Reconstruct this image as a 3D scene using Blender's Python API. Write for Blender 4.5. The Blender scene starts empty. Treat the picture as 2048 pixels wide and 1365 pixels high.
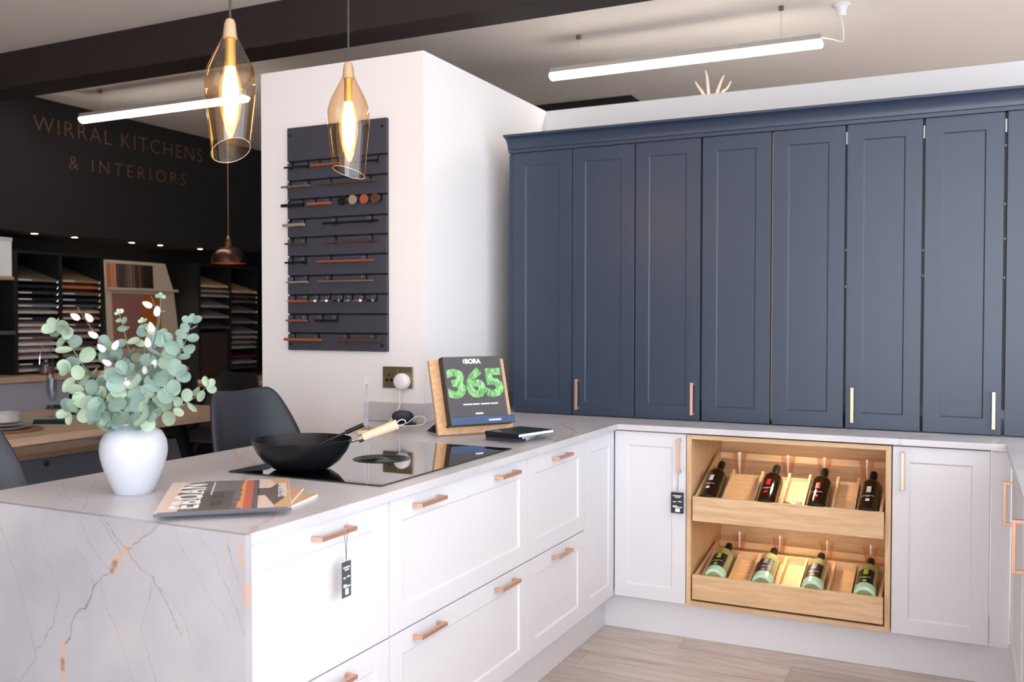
import bpy, bmesh, math, random
from mathutils import Vector, Matrix, Euler

random.seed(7)
scene = bpy.context.scene
COL = scene.collection

# ------------------------------------------------------------------ camera
F_PX = 1858.64
yaw, pitch, roll = .4535, -.0231, .001
fwd = Vector((-math.sin(yaw)*math.cos(pitch), math.cos(yaw)*math.cos(pitch), math.sin(pitch)))
rgt = Vector((math.cos(yaw), math.sin(yaw), 0))
upv = rgt.cross(fwd)
r2 = math.cos(roll)*rgt + math.sin(roll)*upv
u2 = -math.sin(roll)*rgt + math.cos(roll)*upv
cam_data = bpy.data.cameras.new('camera')
cam = bpy.data.objects.new('camera', cam_data)
COL.objects.link(cam)
cam.matrix_world = Matrix(((r2.x, u2.x, -fwd.x, 1.3569), (r2.y, u2.y, -fwd.y, -3.7962),
                           (r2.z, u2.z, -fwd.z, 1.3556), (0, 0, 0, 1)))
cam_data.sensor_fit = 'HORIZONTAL'
cam_data.sensor_width = 36
cam_data.lens = 36*F_PX/2048
cam_data.clip_start = .05
cam_data.dof.use_dof = True
cam_data.dof.focus_distance = 3.1
cam_data.dof.aperture_fstop = 4.0
scene.camera = cam

# ------------------------------------------------------------------ world, sun, window light, exposure
world = bpy.data.worlds.new('world')
scene.world = world
world.use_nodes = True
bg = world.node_tree.nodes['Background']
bg.inputs[0].default_value = (.75, .86, 1, 1)
bg.inputs[1].default_value = 1.0

sun_d = bpy.data.lights.new('sun', 'SUN')
sun_d.energy = 39
sun_d.angle = .01
sun_d.color = (1, .97, .93)
sun = bpy.data.objects.new('sun', sun_d)
COL.objects.link(sun)
sun.location = (10, -3.2, 7)
sun.rotation_euler = Vector((-.68, 0, -.73)).to_track_quat('-Z', 'Y').to_euler()

win_d = bpy.data.lights.new('shopfront_daylight', 'AREA')
win_d.shape = 'RECTANGLE'
win_d.size, win_d.size_y = 3.75, 2.5
win_d.energy = 165
win_d.color = (.93, .96, 1)
win = bpy.data.objects.new('shopfront_daylight', win_d)
COL.objects.link(win)
win.location = (2.08, -6.42, 1.42)
win.rotation_euler = (math.radians(90), 0, 0)      # faces +Y, into the shop

win2_d = bpy.data.lights.new('side_window_daylight', 'AREA')
win2_d.shape = 'RECTANGLE'
win2_d.size, win2_d.size_y = 6.7, 2.15
win2_d.energy = 150
win2_d.color = (.80, .90, 1)
win2 = bpy.data.objects.new('side_window_daylight', win2_d)
COL.objects.link(win2)
win2.location = (4.15, -2.8, 1.52)
win2.rotation_euler = (math.radians(90), 0, math.radians(90))  # faces -X

scene.view_settings.view_transform = 'Standard'
scene.view_settings.look = 'None'
scene.view_settings.gamma = 1
scene.view_settings.exposure = 0.2
scene.view_settings.use_curve_mapping = False
scene.cycles.use_denoising = True
scene.cycles.max_bounces = 8
scene.cycles.diffuse_bounces = 5
scene.cycles.transparent_max_bounces = 24
scene.cycles.caustics_reflective = False
scene.cycles.caustics_refractive = False
scene.cycles.sample_clamp_indirect = 6

# ------------------------------------------------------------------ materials
def lin(c):
    out = []
    for v in c[:3]:
        v /= 255
        out.append(v/12.92 if v <= .04045 else ((v+.055)/1.055)**2.4)
    return (*out, 1)

MATS = {}
def new_mat(name):
    m = bpy.data.materials.new(name)
    m.use_nodes = True
    MATS[name] = m
    return m, m.node_tree.nodes, m.node_tree.links, m.node_tree.nodes['Principled BSDF']

def plain(name, rgb, rough=.5, metal=0, spec=.5, coat=0, bump=0, bscale=60, vary=0, vscale=8, emis=None, estr=0, coat_r=.05):
    m, N, L, b = new_mat(name)
    b.inputs['Base Color'].default_value = lin(rgb)
    b.inputs['Roughness'].default_value = rough
    b.inputs['Metallic'].default_value = metal
    b.inputs['Specular IOR Level'].default_value = spec
    b.inputs['Coat Weight'].default_value = coat
    b.inputs['Coat Roughness'].default_value = coat_r
    if emis:
        b.inputs['Emission Color'].default_value = lin(emis)
        b.inputs['Emission Strength'].default_value = estr
    if vary or bump:
        tc = N.new('ShaderNodeTexCoord')
        nz = N.new('ShaderNodeTexNoise')
        nz.inputs['Scale'].default_value = vscale if vary else bscale
        nz.inputs['Detail'].default_value = 4
        L.new(tc.outputs['Object'], nz.inputs['Vector'])
        if vary:
            mx = N.new('ShaderNodeMix'); mx.data_type = 'RGBA'
            c = lin(rgb)
            mx.inputs[6].default_value = (*[v*(1-vary) for v in c[:3]], 1)
            mx.inputs[7].default_value = (*[min(1, v*(1+vary)) for v in c[:3]], 1)
            L.new(nz.outputs['Fac'], mx.inputs[0])
            L.new(mx.outputs[2], b.inputs['Base Color'])
        if bump:
            nb = nz
            if vary:
                nb = N.new('ShaderNodeTexNoise'); nb.inputs['Scale'].default_value = bscale
                L.new(tc.outputs['Object'], nb.inputs['Vector'])
            bp = N.new('ShaderNodeBump'); bp.inputs['Strength'].default_value = bump
            bp.inputs['Distance'].default_value = .002
            L.new(nb.outputs['Fac'], bp.inputs['Height'])
            L.new(bp.outputs['Normal'], b.inputs['Normal'])
    return m

def wood(name, dark, light, axis='X', scale=6, rough=.45, per_object=False, stretch=12):
    m, N, L, b = new_mat(name)
    tc = N.new('ShaderNodeTexCoord')
    mp = N.new('ShaderNodeMapping')
    s = [stretch, stretch, stretch]
    s['XYZ'.index(axis)] = 1
    mp.inputs['Scale'].default_value = s
    L.new(tc.outputs['Object'], mp.inputs['Vector'])
    if per_object:
        oi = N.new('ShaderNodeObjectInfo')
        vm = N.new('ShaderNodeVectorMath'); vm.operation = 'SCALE'
        vm.inputs[0].default_value = (7, 13, 5)
        L.new(oi.outputs['Random'], vm.inputs['Scale'])
        L.new(vm.outputs[0], mp.inputs['Location'])
    nz = N.new('ShaderNodeTexNoise')
    nz.inputs['Scale'].default_value = scale
    nz.inputs['Detail'].default_value = 6
    nz.inputs['Roughness'].default_value = .6
    nz.inputs['Distortion'].default_value = .6
    L.new(mp.outputs[0], nz.inputs['Vector'])
    rp = N.new('ShaderNodeValToRGB')
    rp.color_ramp.elements[0].position = .32; rp.color_ramp.elements[0].color = lin(dark)
    rp.color_ramp.elements[1].position = .68; rp.color_ramp.elements[1].color = lin(light)
    L.new(nz.outputs['Fac'], rp.inputs[0])
    out = rp.outputs[0]
    if per_object:
        hs = N.new('ShaderNodeHueSaturation')
        mr = N.new('ShaderNodeMapRange')
        mr.inputs[3].default_value = .86; mr.inputs[4].default_value = 1.14
        L.new(oi.outputs['Random'], mr.inputs[0])
        L.new(mr.outputs[0], hs.inputs['Value'])
        L.new(out, hs.inputs['Color'])
        out = hs.outputs[0]
    L.new(out, b.inputs['Base Color'])
    b.inputs['Roughness'].default_value = rough
    bp = N.new('ShaderNodeBump'); bp.inputs['Strength'].default_value = .12; bp.inputs['Distance'].default_value = .002
    L.new(nz.outputs['Fac'], bp.inputs['Height'])
    L.new(bp.outputs[0], b.inputs['Normal'])
    return m

def emit(name, rgb, strength):
    m, N, L, b = new_mat(name)
    b.inputs['Base Color'].default_value = (0, 0, 0, 1)
    b.inputs['Emission Color'].default_value = lin(rgb)
    b.inputs['Emission Strength'].default_value = strength
    return m

def thin_glass(name, tint, gloss=.12, rough=.02, edge=.55):
    """thin-walled glass: clear straight through, more mirror and tint at grazing angles"""
    m, N, L, b = new_mat(name)
    N.remove(b)
    out = N['Material Output']
    tr = N.new('ShaderNodeBsdfTransparent')
    gl = N.new('ShaderNodeBsdfGlossy'); gl.inputs['Roughness'].default_value = rough
    gl.inputs['Color'].default_value = (1, 1, 1, 1)
    lw = N.new('ShaderNodeLayerWeight'); lw.inputs[0].default_value = .35
    mc = N.new('ShaderNodeMix'); mc.data_type = 'RGBA'
    t = lin(tint)
    mc.inputs[6].default_value = t
    mc.inputs[7].default_value = (*[v**2.2 for v in t[:3]], 1)
    L.new(lw.outputs['Facing'], mc.inputs[0])
    L.new(mc.outputs[2], tr.inputs['Color'])
    mr = N.new('ShaderNodeMapRange')
    mr.inputs[3].default_value = gloss*.35; mr.inputs[4].default_value = edge
    pw = N.new('ShaderNodeMath'); pw.operation = 'POWER'; pw.inputs[1].default_value = 2.5
    L.new(lw.outputs['Facing'], pw.inputs[0]); L.new(pw.outputs[0], mr.inputs[0])
    mx = N.new('ShaderNodeMixShader')
    L.new(mr.outputs[0], mx.inputs[0]); L.new(tr.outputs[0], mx.inputs[1]); L.new(gl.outputs[0], mx.inputs[2])
    L.new(mx.outputs[0], out.inputs['Surface'])
    return m

def marble(name, axes, veins, clip=None, lo=(154, 153, 160), hi=(178, 176, 180)):
    """pale grey stone; `veins` = list of (polyline, half width, rgb, strength) in the two `axes` of world space"""
    m, N, L, b = new_mat(name)
    geo = N.new('ShaderNodeNewGeometry')
    # large soft clouding
    nz = N.new('ShaderNodeTexNoise'); nz.inputs['Scale'].default_value = 3.2; nz.inputs['Detail'].default_value = 5
    L.new(geo.outputs['Position'], nz.inputs['Vector'])
    rp = N.new('ShaderNodeValToRGB')
    rp.color_ramp.elements[0].position = .3; rp.color_ramp.elements[0].color = lin(lo)
    rp.color_ramp.elements[1].position = .7; rp.color_ramp.elements[1].color = lin(hi)
    L.new(nz.outputs['Fac'], rp.inputs[0])
    col = rp.outputs[0]
    # faint random hairlines
    n2 = N.new('ShaderNodeTexNoise'); n2.inputs['Scale'].default_value = 5; n2.inputs['Detail'].default_value = 4
    L.new(geo.outputs['Position'], n2.inputs['Vector'])
    v1 = N.new('ShaderNodeVectorMath'); v1.operation = 'MULTIPLY_ADD'
    v1.inputs[1].default_value = (.22, .22, .22)
    L.new(n2.outputs['Color'], v1.inputs[0]); L.new(geo.outputs['Position'], v1.inputs[2])
    vo = N.new('ShaderNodeTexVoronoi'); vo.feature = 'DISTANCE_TO_EDGE'; vo.inputs['Scale'].default_value = 2.6
    L.new(v1.outputs[0], vo.inputs['Vector'])
    mr = N.new('ShaderNodeMapRange'); mr.inputs[1].default_value = .0; mr.inputs[2].default_value = .010
    mr.inputs[3].default_value = .28; mr.inputs[4].default_value = 0
    L.new(vo.outputs['Distance'], mr.inputs[0])
    gate = N.new('ShaderNodeMath'); gate.operation = 'MULTIPLY'
    L.new(mr.outputs[0], gate.inputs[0]); L.new(n2.outputs['Fac'], gate.inputs[1])
    mx = N.new('ShaderNodeMix'); mx.data_type = 'RGBA'; mx.inputs[7].default_value = lin((140, 132, 132))
    L.new(gate.outputs[0], mx.inputs[0]); L.new(col, mx.inputs[6])
    col = mx.outputs[2]
    # wobble, then the large veins that this slab has
    nw = N.new('ShaderNodeTexNoise'); nw.inputs['Scale'].default_value = 26; nw.inputs['Detail'].default_value = 3
    L.new(geo.outputs['Position'], nw.inputs['Vector'])
    wa = N.new('ShaderNodeVectorMath'); wa.operation = 'MULTIPLY_ADD'
    wa.inputs[1].default_value = (.022, .022, .022)
    L.new(nw.outputs['Color'], wa.inputs[0]); L.new(geo.outputs['Position'], wa.inputs[2])
    wb = N.new('ShaderNodeVectorMath'); wb.operation = 'SUBTRACT'
    wb.inputs[1].default_value = (.011, .011, .011)
    L.new(wa.outputs[0], wb.inputs[0])
    np_ = N.new('ShaderNodeTexNoise'); np_.inputs['Scale'].default_value = 70; np_.inputs['Detail'].default_value = 4
    L.new(geo.outputs['Position'], np_.inputs['Vector'])
    patchy = N.new('ShaderNodeMapRange'); patchy.inputs[1].default_value = .36; patchy.inputs[2].default_value = .56
    patchy.inputs[3].default_value = .4; patchy.inputs[4].default_value = 1.05
    L.new(np_.outputs['Fac'], patchy.inputs[0])
    mask = [0, 0, 0]
    for a in axes: mask['xyz'.index(a)] = 1
    wm = N.new('ShaderNodeVectorMath'); wm.operation = 'MULTIPLY'; wm.inputs[1].default_value = mask
    L.new(wb.outputs[0], wm.inputs[0])
    p = wm.outputs[0]
    def vec(q):
        r = [0, 0, 0]
        for a, v in zip(axes, q): r['xyz'.index(a)] = v
        return Vector(r)
    for poly, hw, rgb, strength in veins:
        dist = None
        for q0, q1 in zip(poly, poly[1:]):
            if clip and (max(q0[0], q1[0]) < clip[0]-.03 or min(q0[0], q1[0]) > clip[1]+.03 or
                         max(q0[1], q1[1]) < clip[2]-.03 or min(q0[1], q1[1]) > clip[3]+.03): continue
            a, d = vec(q0), vec(q1)-vec(q0)
            s1 = N.new('ShaderNodeVectorMath'); s1.operation = 'SUBTRACT'; s1.inputs[1].default_value = a
            L.new(p, s1.inputs[0])
            dt = N.new('ShaderNodeVectorMath'); dt.operation = 'DOT_PRODUCT'; dt.inputs[1].default_value = d/max(d.length_squared, 1e-9)
            L.new(s1.outputs[0], dt.inputs[0])
            cl = N.new('ShaderNodeMath'); cl.operation = 'ADD'; cl.use_clamp = True; cl.inputs[1].default_value = 0
            L.new(dt.outputs['Value'], cl.inputs[0])
            sc = N.new('ShaderNodeVectorMath'); sc.operation = 'SCALE'; sc.inputs[0].default_value = d
            L.new(cl.outputs[0], sc.inputs['Scale'])
            ds = N.new('ShaderNodeVectorMath'); ds.operation = 'DISTANCE'
            L.new(s1.outputs[0], ds.inputs[0]); L.new(sc.outputs[0], ds.inputs[1])
            if dist is None: dist = ds.outputs['Value']
            else:
                mn = N.new('ShaderNodeMath'); mn.operation = 'MINIMUM'
                L.new(dist, mn.inputs[0]); L.new(ds.outputs['Value'], mn.inputs[1])
                dist = mn.outputs[0]
        if dist is None: continue
        mr = N.new('ShaderNodeMapRange'); mr.interpolation_type = 'SMOOTHSTEP'
        mr.inputs[1].default_value = hw*.15; mr.inputs[2].default_value = hw*(1.25 if hw < .005 else 1.9)
        mr.inputs[3].default_value = strength; mr.inputs[4].default_value = 0
        L.new(dist, mr.inputs[0])
        mm = N.new('ShaderNodeMath'); mm.operation = 'MULTIPLY'; mm.use_clamp = True
        L.new(mr.outputs[0], mm.inputs[0]); L.new(patchy.outputs[0], mm.inputs[1])
        mx = N.new('ShaderNodeMix'); mx.data_type = 'RGBA'; mx.inputs[7].default_value = lin(rgb)
        L.new(mm.outputs[0], mx.inputs[0]); L.new(col, mx.inputs[6])
        col = mx.outputs[2]
    L.new(col, b.inputs['Base Color'])
    b.inputs['Roughness'].default_value = .3
    return m

GREY_V, TAN_V, RUST_V = (128, 121, 124), (190, 154, 130), (166, 128, 112)
WATER_VEINS = [
    ([(-0.284, 0.905), (-0.296, 0.886), (-0.32, 0.847), (-.33, .834)], .0035, TAN_V, .8),
    ([(-0.327, 0.836), (-0.35, 0.815), (-0.360, 0.795)], .012, TAN_V, .85),
    ([(-0.353, 0.808), (-0.368, 0.788)], .006, (120, 84, 66), .7),
    ([(-0.41, 0.91), (-0.373, 0.871), (-0.345, 0.841), (-0.336, 0.83)], .0018, GREY_V, .7),
    ([(-0.391, 0.906), (-0.359, 0.871), (-0.32, 0.84), (-0.304, 0.823)], .0022, GREY_V, .8),
    ([(-0.304, 0.823), (-0.241, 0.785)], .0024, RUST_V, .75),
    ([(-0.241, 0.785), (-0.206, 0.747), (-0.182, 0.708), (-0.154, 0.67)], .0022, GREY_V, .8),
    ([(-0.222, 0.906), (-0.271, 0.873), (-0.32, 0.842)], .0018, (122, 104, 96), .75),
    ([(-0.372, 0.784), (-0.403, 0.766), (-0.422, 0.749), (-0.437, 0.719), (-0.452, 0.69), (-0.484, 0.673), (-0.5, 0.643), (-0.507, 0.616), (-0.525, 0.596)], .0026, (118, 100, 94), .85),
    ([(-0.527, 0.594), (-0.536, 0.563), (-0.53, 0.522), (-.54, .49)], .0075, TAN_V, .85),
    ([(-0.534, 0.555), (-0.533, 0.538)], .006, (128, 92, 74), .7),
    ([(-0.408, 0.761), (-0.387, 0.706), (-0.361, 0.665), (-0.334, 0.619), (-0.302, 0.547), (-0.26, 0.44), (-.2, .25)], .0022, RUST_V, .6),
    ([(-0.241, 0.778), (-0.25, 0.741), (-0.271, 0.69), (-0.278, 0.668), (-0.267, 0.639), (-0.234, 0.559), (-0.18, 0.42)], .0018, GREY_V, .7),
    ([(-0.745, 0.846), (-0.713, 0.777), (-0.682, 0.716), (-0.639, 0.596), (-0.626, 0.566)], .0018, GREY_V, .6),
    ([(-0.539, 0.706), (-0.555, 0.658), (-0.594, 0.593), (-0.626, 0.566), (-0.629, 0.544), (-0.683, 0.48), (-0.76, 0.38)], .002, GREY_V, .7),
    ([(-0.469, 0.901), (-0.445, 0.852), (-0.416, 0.817), (-0.374, 0.792)], .0016, GREY_V, .5),
    ([(-0.11, 0.896), (-0.064, 0.857), (-0.032, 0.798), (0.0, 0.749), (0.02, 0.699)], .0016, GREY_V, .5),
    ([(-0.174, 0.901), (-0.148, 0.851), (-0.081, 0.773), (-0.02, 0.709)], .0014, GREY_V, .4),
    ([(-0.499, 0.846), (-0.468, 0.815), (-0.425, 0.752)], .0016, GREY_V, .5),
    ([(-0.239, 0.777), (-0.188, 0.749), (-0.154, 0.715), (-0.124, 0.649)], .0014, GREY_V, .5),
    ([(-0.616, 0.859), (-0.576, 0.782), (-0.539, 0.702)], .0014, GREY_V, .4),
    ([(-0.027, 0.899), (-0.015, 0.853), (0.005, 0.806)], .0016, GREY_V, .7),
    ([(0.008, 0.885), (0.012, 0.842)], .006, TAN_V, .7),
    ([(0.02, 0.801), (0.021, 0.764)], .006, TAN_V, .7)]
# the big slab is shaded cell by cell, each cell evaluating only the veins that cross it
W_XS = [-.9055, -.56, -.44, -.34, -.25, -.15, .023]
W_ZS = [.001, .62, .76, .9077]
M_WATER = [marble('marble_waterfall', 'xz', WATER_VEINS, (W_XS[i], W_XS[i+1], W_ZS[j], W_ZS[j+1])) for j in range(3) for i in range(6)]
M_TOP = marble('marble_worktop', 'xy', [
    ([(-0.893, -1.356), (-.80, -1.45), (-0.68, -1.56), (-.60, -1.60)], .006, TAN_V, .5),
    ([(-0.832, -1.353), (-.76, -1.47), (-0.64, -1.53), (-.59, -1.62)], .004, (150, 128, 110), .6),
    ([(-0.50, -1.70), (-0.47, -1.78), (-.43, -1.81)], .010, (176, 150, 128), .65),
    ([(-0.42, -1.73), (-0.40, -1.79)], .003, GREY_V, .5),
    ([(0.016, -2.295), (-0.021, -2.22), (-0.046, -2.153), (-0.086, -2.092)], .005, TAN_V, .75),
    ([(.0, -2.27), (-.012, -2.25)], .010, TAN_V, .7),
    ([(-0.864, -2.053), (-0.76, -2.12), (-0.703, -2.19), (-0.594, -2.231)], .002, GREY_V, .6),
    ([(-0.812, -1.982), (-0.74, -2.06), (-0.646, -2.148), (-0.501, -2.285)], .002, (150, 128, 112), .6),
    ([(-0.261, -0.087), (-0.211, -0.106), (-0.095, -0.274), (-0.026, -0.372), (0.0, -.5), (0.011, -0.674)], .006, (176, 142, 112), .75),
    ([(-0.182, -0.278), (-0.103, -0.41), (-0.019, -0.674)], .004, (150, 138, 130), .6),
    ([(1.141, -0.017), (1.223, 0.108), (1.326, 0.20), (1.40, 0.19)], .006, (140, 122, 116), .7)], None, (188, 186, 192), (208, 206, 208))  # same stone as the waterfall end; stronger light from above put into its colour

WALL = plain('white_wall_paint', (238, 235, 235), .7, bump=.05, bscale=180)
CEIL = plain('ceiling_paint', (240, 234, 228), .85, vary=.03, vscale=2)
BEAM = plain('dark_brown_paint', (40, 30, 28), .6, vary=.15, vscale=3)
BLACK_WALL = plain('black_wall_paint', (24, 20, 20), .75, vary=.12, vscale=2)
CAB_WHITE = plain('white_cabinet_paint', (217, 216, 221), .38, bump=.02, bscale=300)
CARC = plain('cabinet_carcass', (205, 200, 198), .5)
BLUE = plain('navy_cabinet_paint', (46, 58, 77), .36, bump=.02, bscale=300)
BLUE_IN = plain('dark_reveal', (18, 22, 32), .5)
OAK = wood('oak', (198, 160, 120), (222, 188, 149), 'X', 5)
OAK_V = wood('oak_upright', (198, 160, 120), (222, 188, 149), 'Z', 5)
OAK_Y = wood('oak_deep', (198, 160, 120), (222, 188, 149), 'Y', 5)
COPPER = plain('brushed_copper', (222, 176, 150), .34, .85, vary=.06, vscale=60)
COPPER_D = plain('copper_sample', (190, 110, 74), .4, .6)
BRONZE = plain('bronze_sample', (150, 122, 102), .4, .6)
BROWN_M = plain('brown_sample', (104, 70, 54), .45, .5)
TAUPE_M = plain('taupe_sample', (190, 172, 150), .4, .6)
BLACK_M = plain('black_metal', (22, 22, 24), .45, .4)
CHROME = plain('chrome', (220, 220, 222), .12, 1)
BRASS = plain('aged_brass', (176, 138, 88), .3, 1)
FLOOR_W = wood('washed_plank', (178, 164, 156), (208, 196, 188), 'X', 4, .5, True, 8)
FLOOR_B = wood('washed_floor', (178, 164, 156), (206, 194, 186), 'X', 4, .5)
HOB = plain('black_glass', (4, 4, 6), .03, 0, .6, coat=1, coat_r=.01)
HOB_RIM = plain('hob_vent_black', (14, 14, 16), .35)
WOK = plain('black_iron', (26, 27, 31), .28, .35, bump=.05, bscale=400)
PALE_WOOD = wood('pale_beech', (226, 190, 160), (240, 212, 188), 'X', 8, .5)
STAND_WOOD = wood('stand_oak', (196, 150, 108), (222, 180, 138), 'Y', 8, .5)
VASE_M = plain('white_glaze', (196, 199, 209), .35, coat=.4, coat_r=.2, bump=.04, bscale=40)
BOARD_M = plain('charcoal_panel', (60, 59, 70), .55)
BOARD_D = plain('charcoal_groove', (20, 20, 27), .7)
PRINT_D = plain('charcoal_print', (72, 69, 72), .45)
NAVY_D = plain('book_navy', (26, 27, 34), .35)
PLUM = plain('book_plum', (62, 60, 78), .45)
PAPER = plain('paper_white', (240, 238, 238), .6)
PRINT_W = plain('print_white', (245, 245, 245), .5)
TAG_D = plain('tag_card', (70, 72, 78), .5)
TAG_K = plain('tag_card_dark', (32, 35, 44), .5)
PLASTIC_W = plain('white_plastic', (240, 240, 242), .35)
PLASTIC_D = plain('dark_fabric_plastic', (52, 58, 70), .6)
DECKER = plain('black_shell', (45, 48, 58), .42)
CHAIR_K = plain('black_chair', (20, 18, 19), .5)
STRIP_REFLECT = plain('ledge_reflection', (60, 84, 118), .15, .3)  # black acrylic lip, its bluish reflection put into the colour
TABLE_W = wood('table_oak', (200, 168, 142), (220, 190, 162), 'Y', 5, .45)
COUNTER_W = wood('counter_oak', (188, 158, 128), (206, 178, 148), 'Y', 4, .5)
GREY_CAB = plain('grey_cabinet', (172, 172, 188), .5)
RACK_K = plain('rack_black', (16, 15, 16), .6)
RACK_B = plain('rack_brown', (52, 40, 36), .6)
LABEL_W = plain('price_strip', (206, 200, 198), .4)
CREAM = plain('cream_board', (196, 178, 158), .6)
SIGN = plain('sign_bronze', (150, 112, 84), .4, .6)
CLEAR = thin_glass('clear_glass', (244, 246, 248), .10)
AMBER = thin_glass('amber_glass', (250, 234, 212), .16, .02, .5)
PINK_GLASS = thin_glass('pink_glass', (253, 248, 245), .12, .02, .4)
ACRYLIC = thin_glass('acrylic', (225, 228, 236), .12, .08, .3)
BULB = emit('bulb_filament', (255, 214, 150), 60)
def halo_mat(name, rgb, strength):
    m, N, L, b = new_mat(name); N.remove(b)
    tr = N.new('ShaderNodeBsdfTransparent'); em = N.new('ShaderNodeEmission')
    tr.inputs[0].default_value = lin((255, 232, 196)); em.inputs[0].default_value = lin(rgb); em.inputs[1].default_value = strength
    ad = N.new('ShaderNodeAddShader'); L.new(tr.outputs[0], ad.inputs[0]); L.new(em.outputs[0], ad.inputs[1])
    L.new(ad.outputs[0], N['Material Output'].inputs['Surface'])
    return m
GLOW = halo_mat('bulb_halo', (255, 190, 104), .45)  # added glowing shell that imitates the bloom around each bulb
TUBE = emit('tube_diffuser', (255, 244, 232), 18)
LED = emit('led', (255, 232, 205), 22)
HOUSING = plain('lamp_housing', (176, 170, 164), .5)
CORD_K = plain('cord_dark', (60, 54, 52), .6)
CORD_W = plain('cord_white', (236, 236, 238), .4)
DOME = plain('bronze_dome', (110, 88, 76), .3, 1, vary=.1, vscale=5)
DOME_IN = plain('copper_inside', (190, 92, 50), .35, .6)
CERAMIC = plain('ceramic_grey', (190, 184, 182), .4)
RUSH = plain('woven_rush', (140, 104, 76), .8, bump=.6, bscale=120, vary=.25, vscale=60)
NAPKIN = plain('green_napkin', (22, 58, 54), .8)
RUNNER = plain('linen_runner', (188, 176, 166), .85)

def leaf_mat(name, a, b_):
    m, N, L, b = new_mat(name)
    tc = N.new('ShaderNodeTexCoord'); oi = N.new('ShaderNodeObjectInfo')
    wv = N.new('ShaderNodeTexNoise'); wv.inputs['Scale'].default_value = 90; wv.inputs['Detail'].default_value = 5
    L.new(tc.outputs['Object'], wv.inputs['Vector'])
    rp = N.new('ShaderNodeValToRGB')
    rp.color_ramp.elements[0].position = .40; rp.color_ramp.elements[0].color = lin(a)
    rp.color_ramp.elements[1].position = .66; rp.color_ramp.elements[1].color = lin(b_)
    L.new(wv.outputs['Fac'], rp.inputs[0])
    hs = N.new('ShaderNodeHueSaturation')
    mr = N.new('ShaderNodeMapRange'); mr.inputs[3].default_value = .8; mr.inputs[4].default_value = 1.2
    L.new(oi.outputs['Random'], mr.inputs[0]); L.new(mr.outputs[0], hs.inputs['Value'])
    L.new(rp.outputs[0], hs.inputs['Color']); L.new(hs.outputs[0], b.inputs['Base Color'])
    b.inputs['Roughness'].default_value = .6
    return m
LEAF_A = leaf_mat('leaf_sage', (102, 130, 120), (150, 172, 162))
LEAF_B = leaf_mat('leaf_pale', (134, 156, 134), (172, 190, 168))
STEM_G = plain('stem_green', (112, 132, 96), .6)
STEM_P = plain('stem_purple', (98, 72, 92), .6)
BUD = plain('willow_bud', (236, 230, 234), .7)

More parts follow.
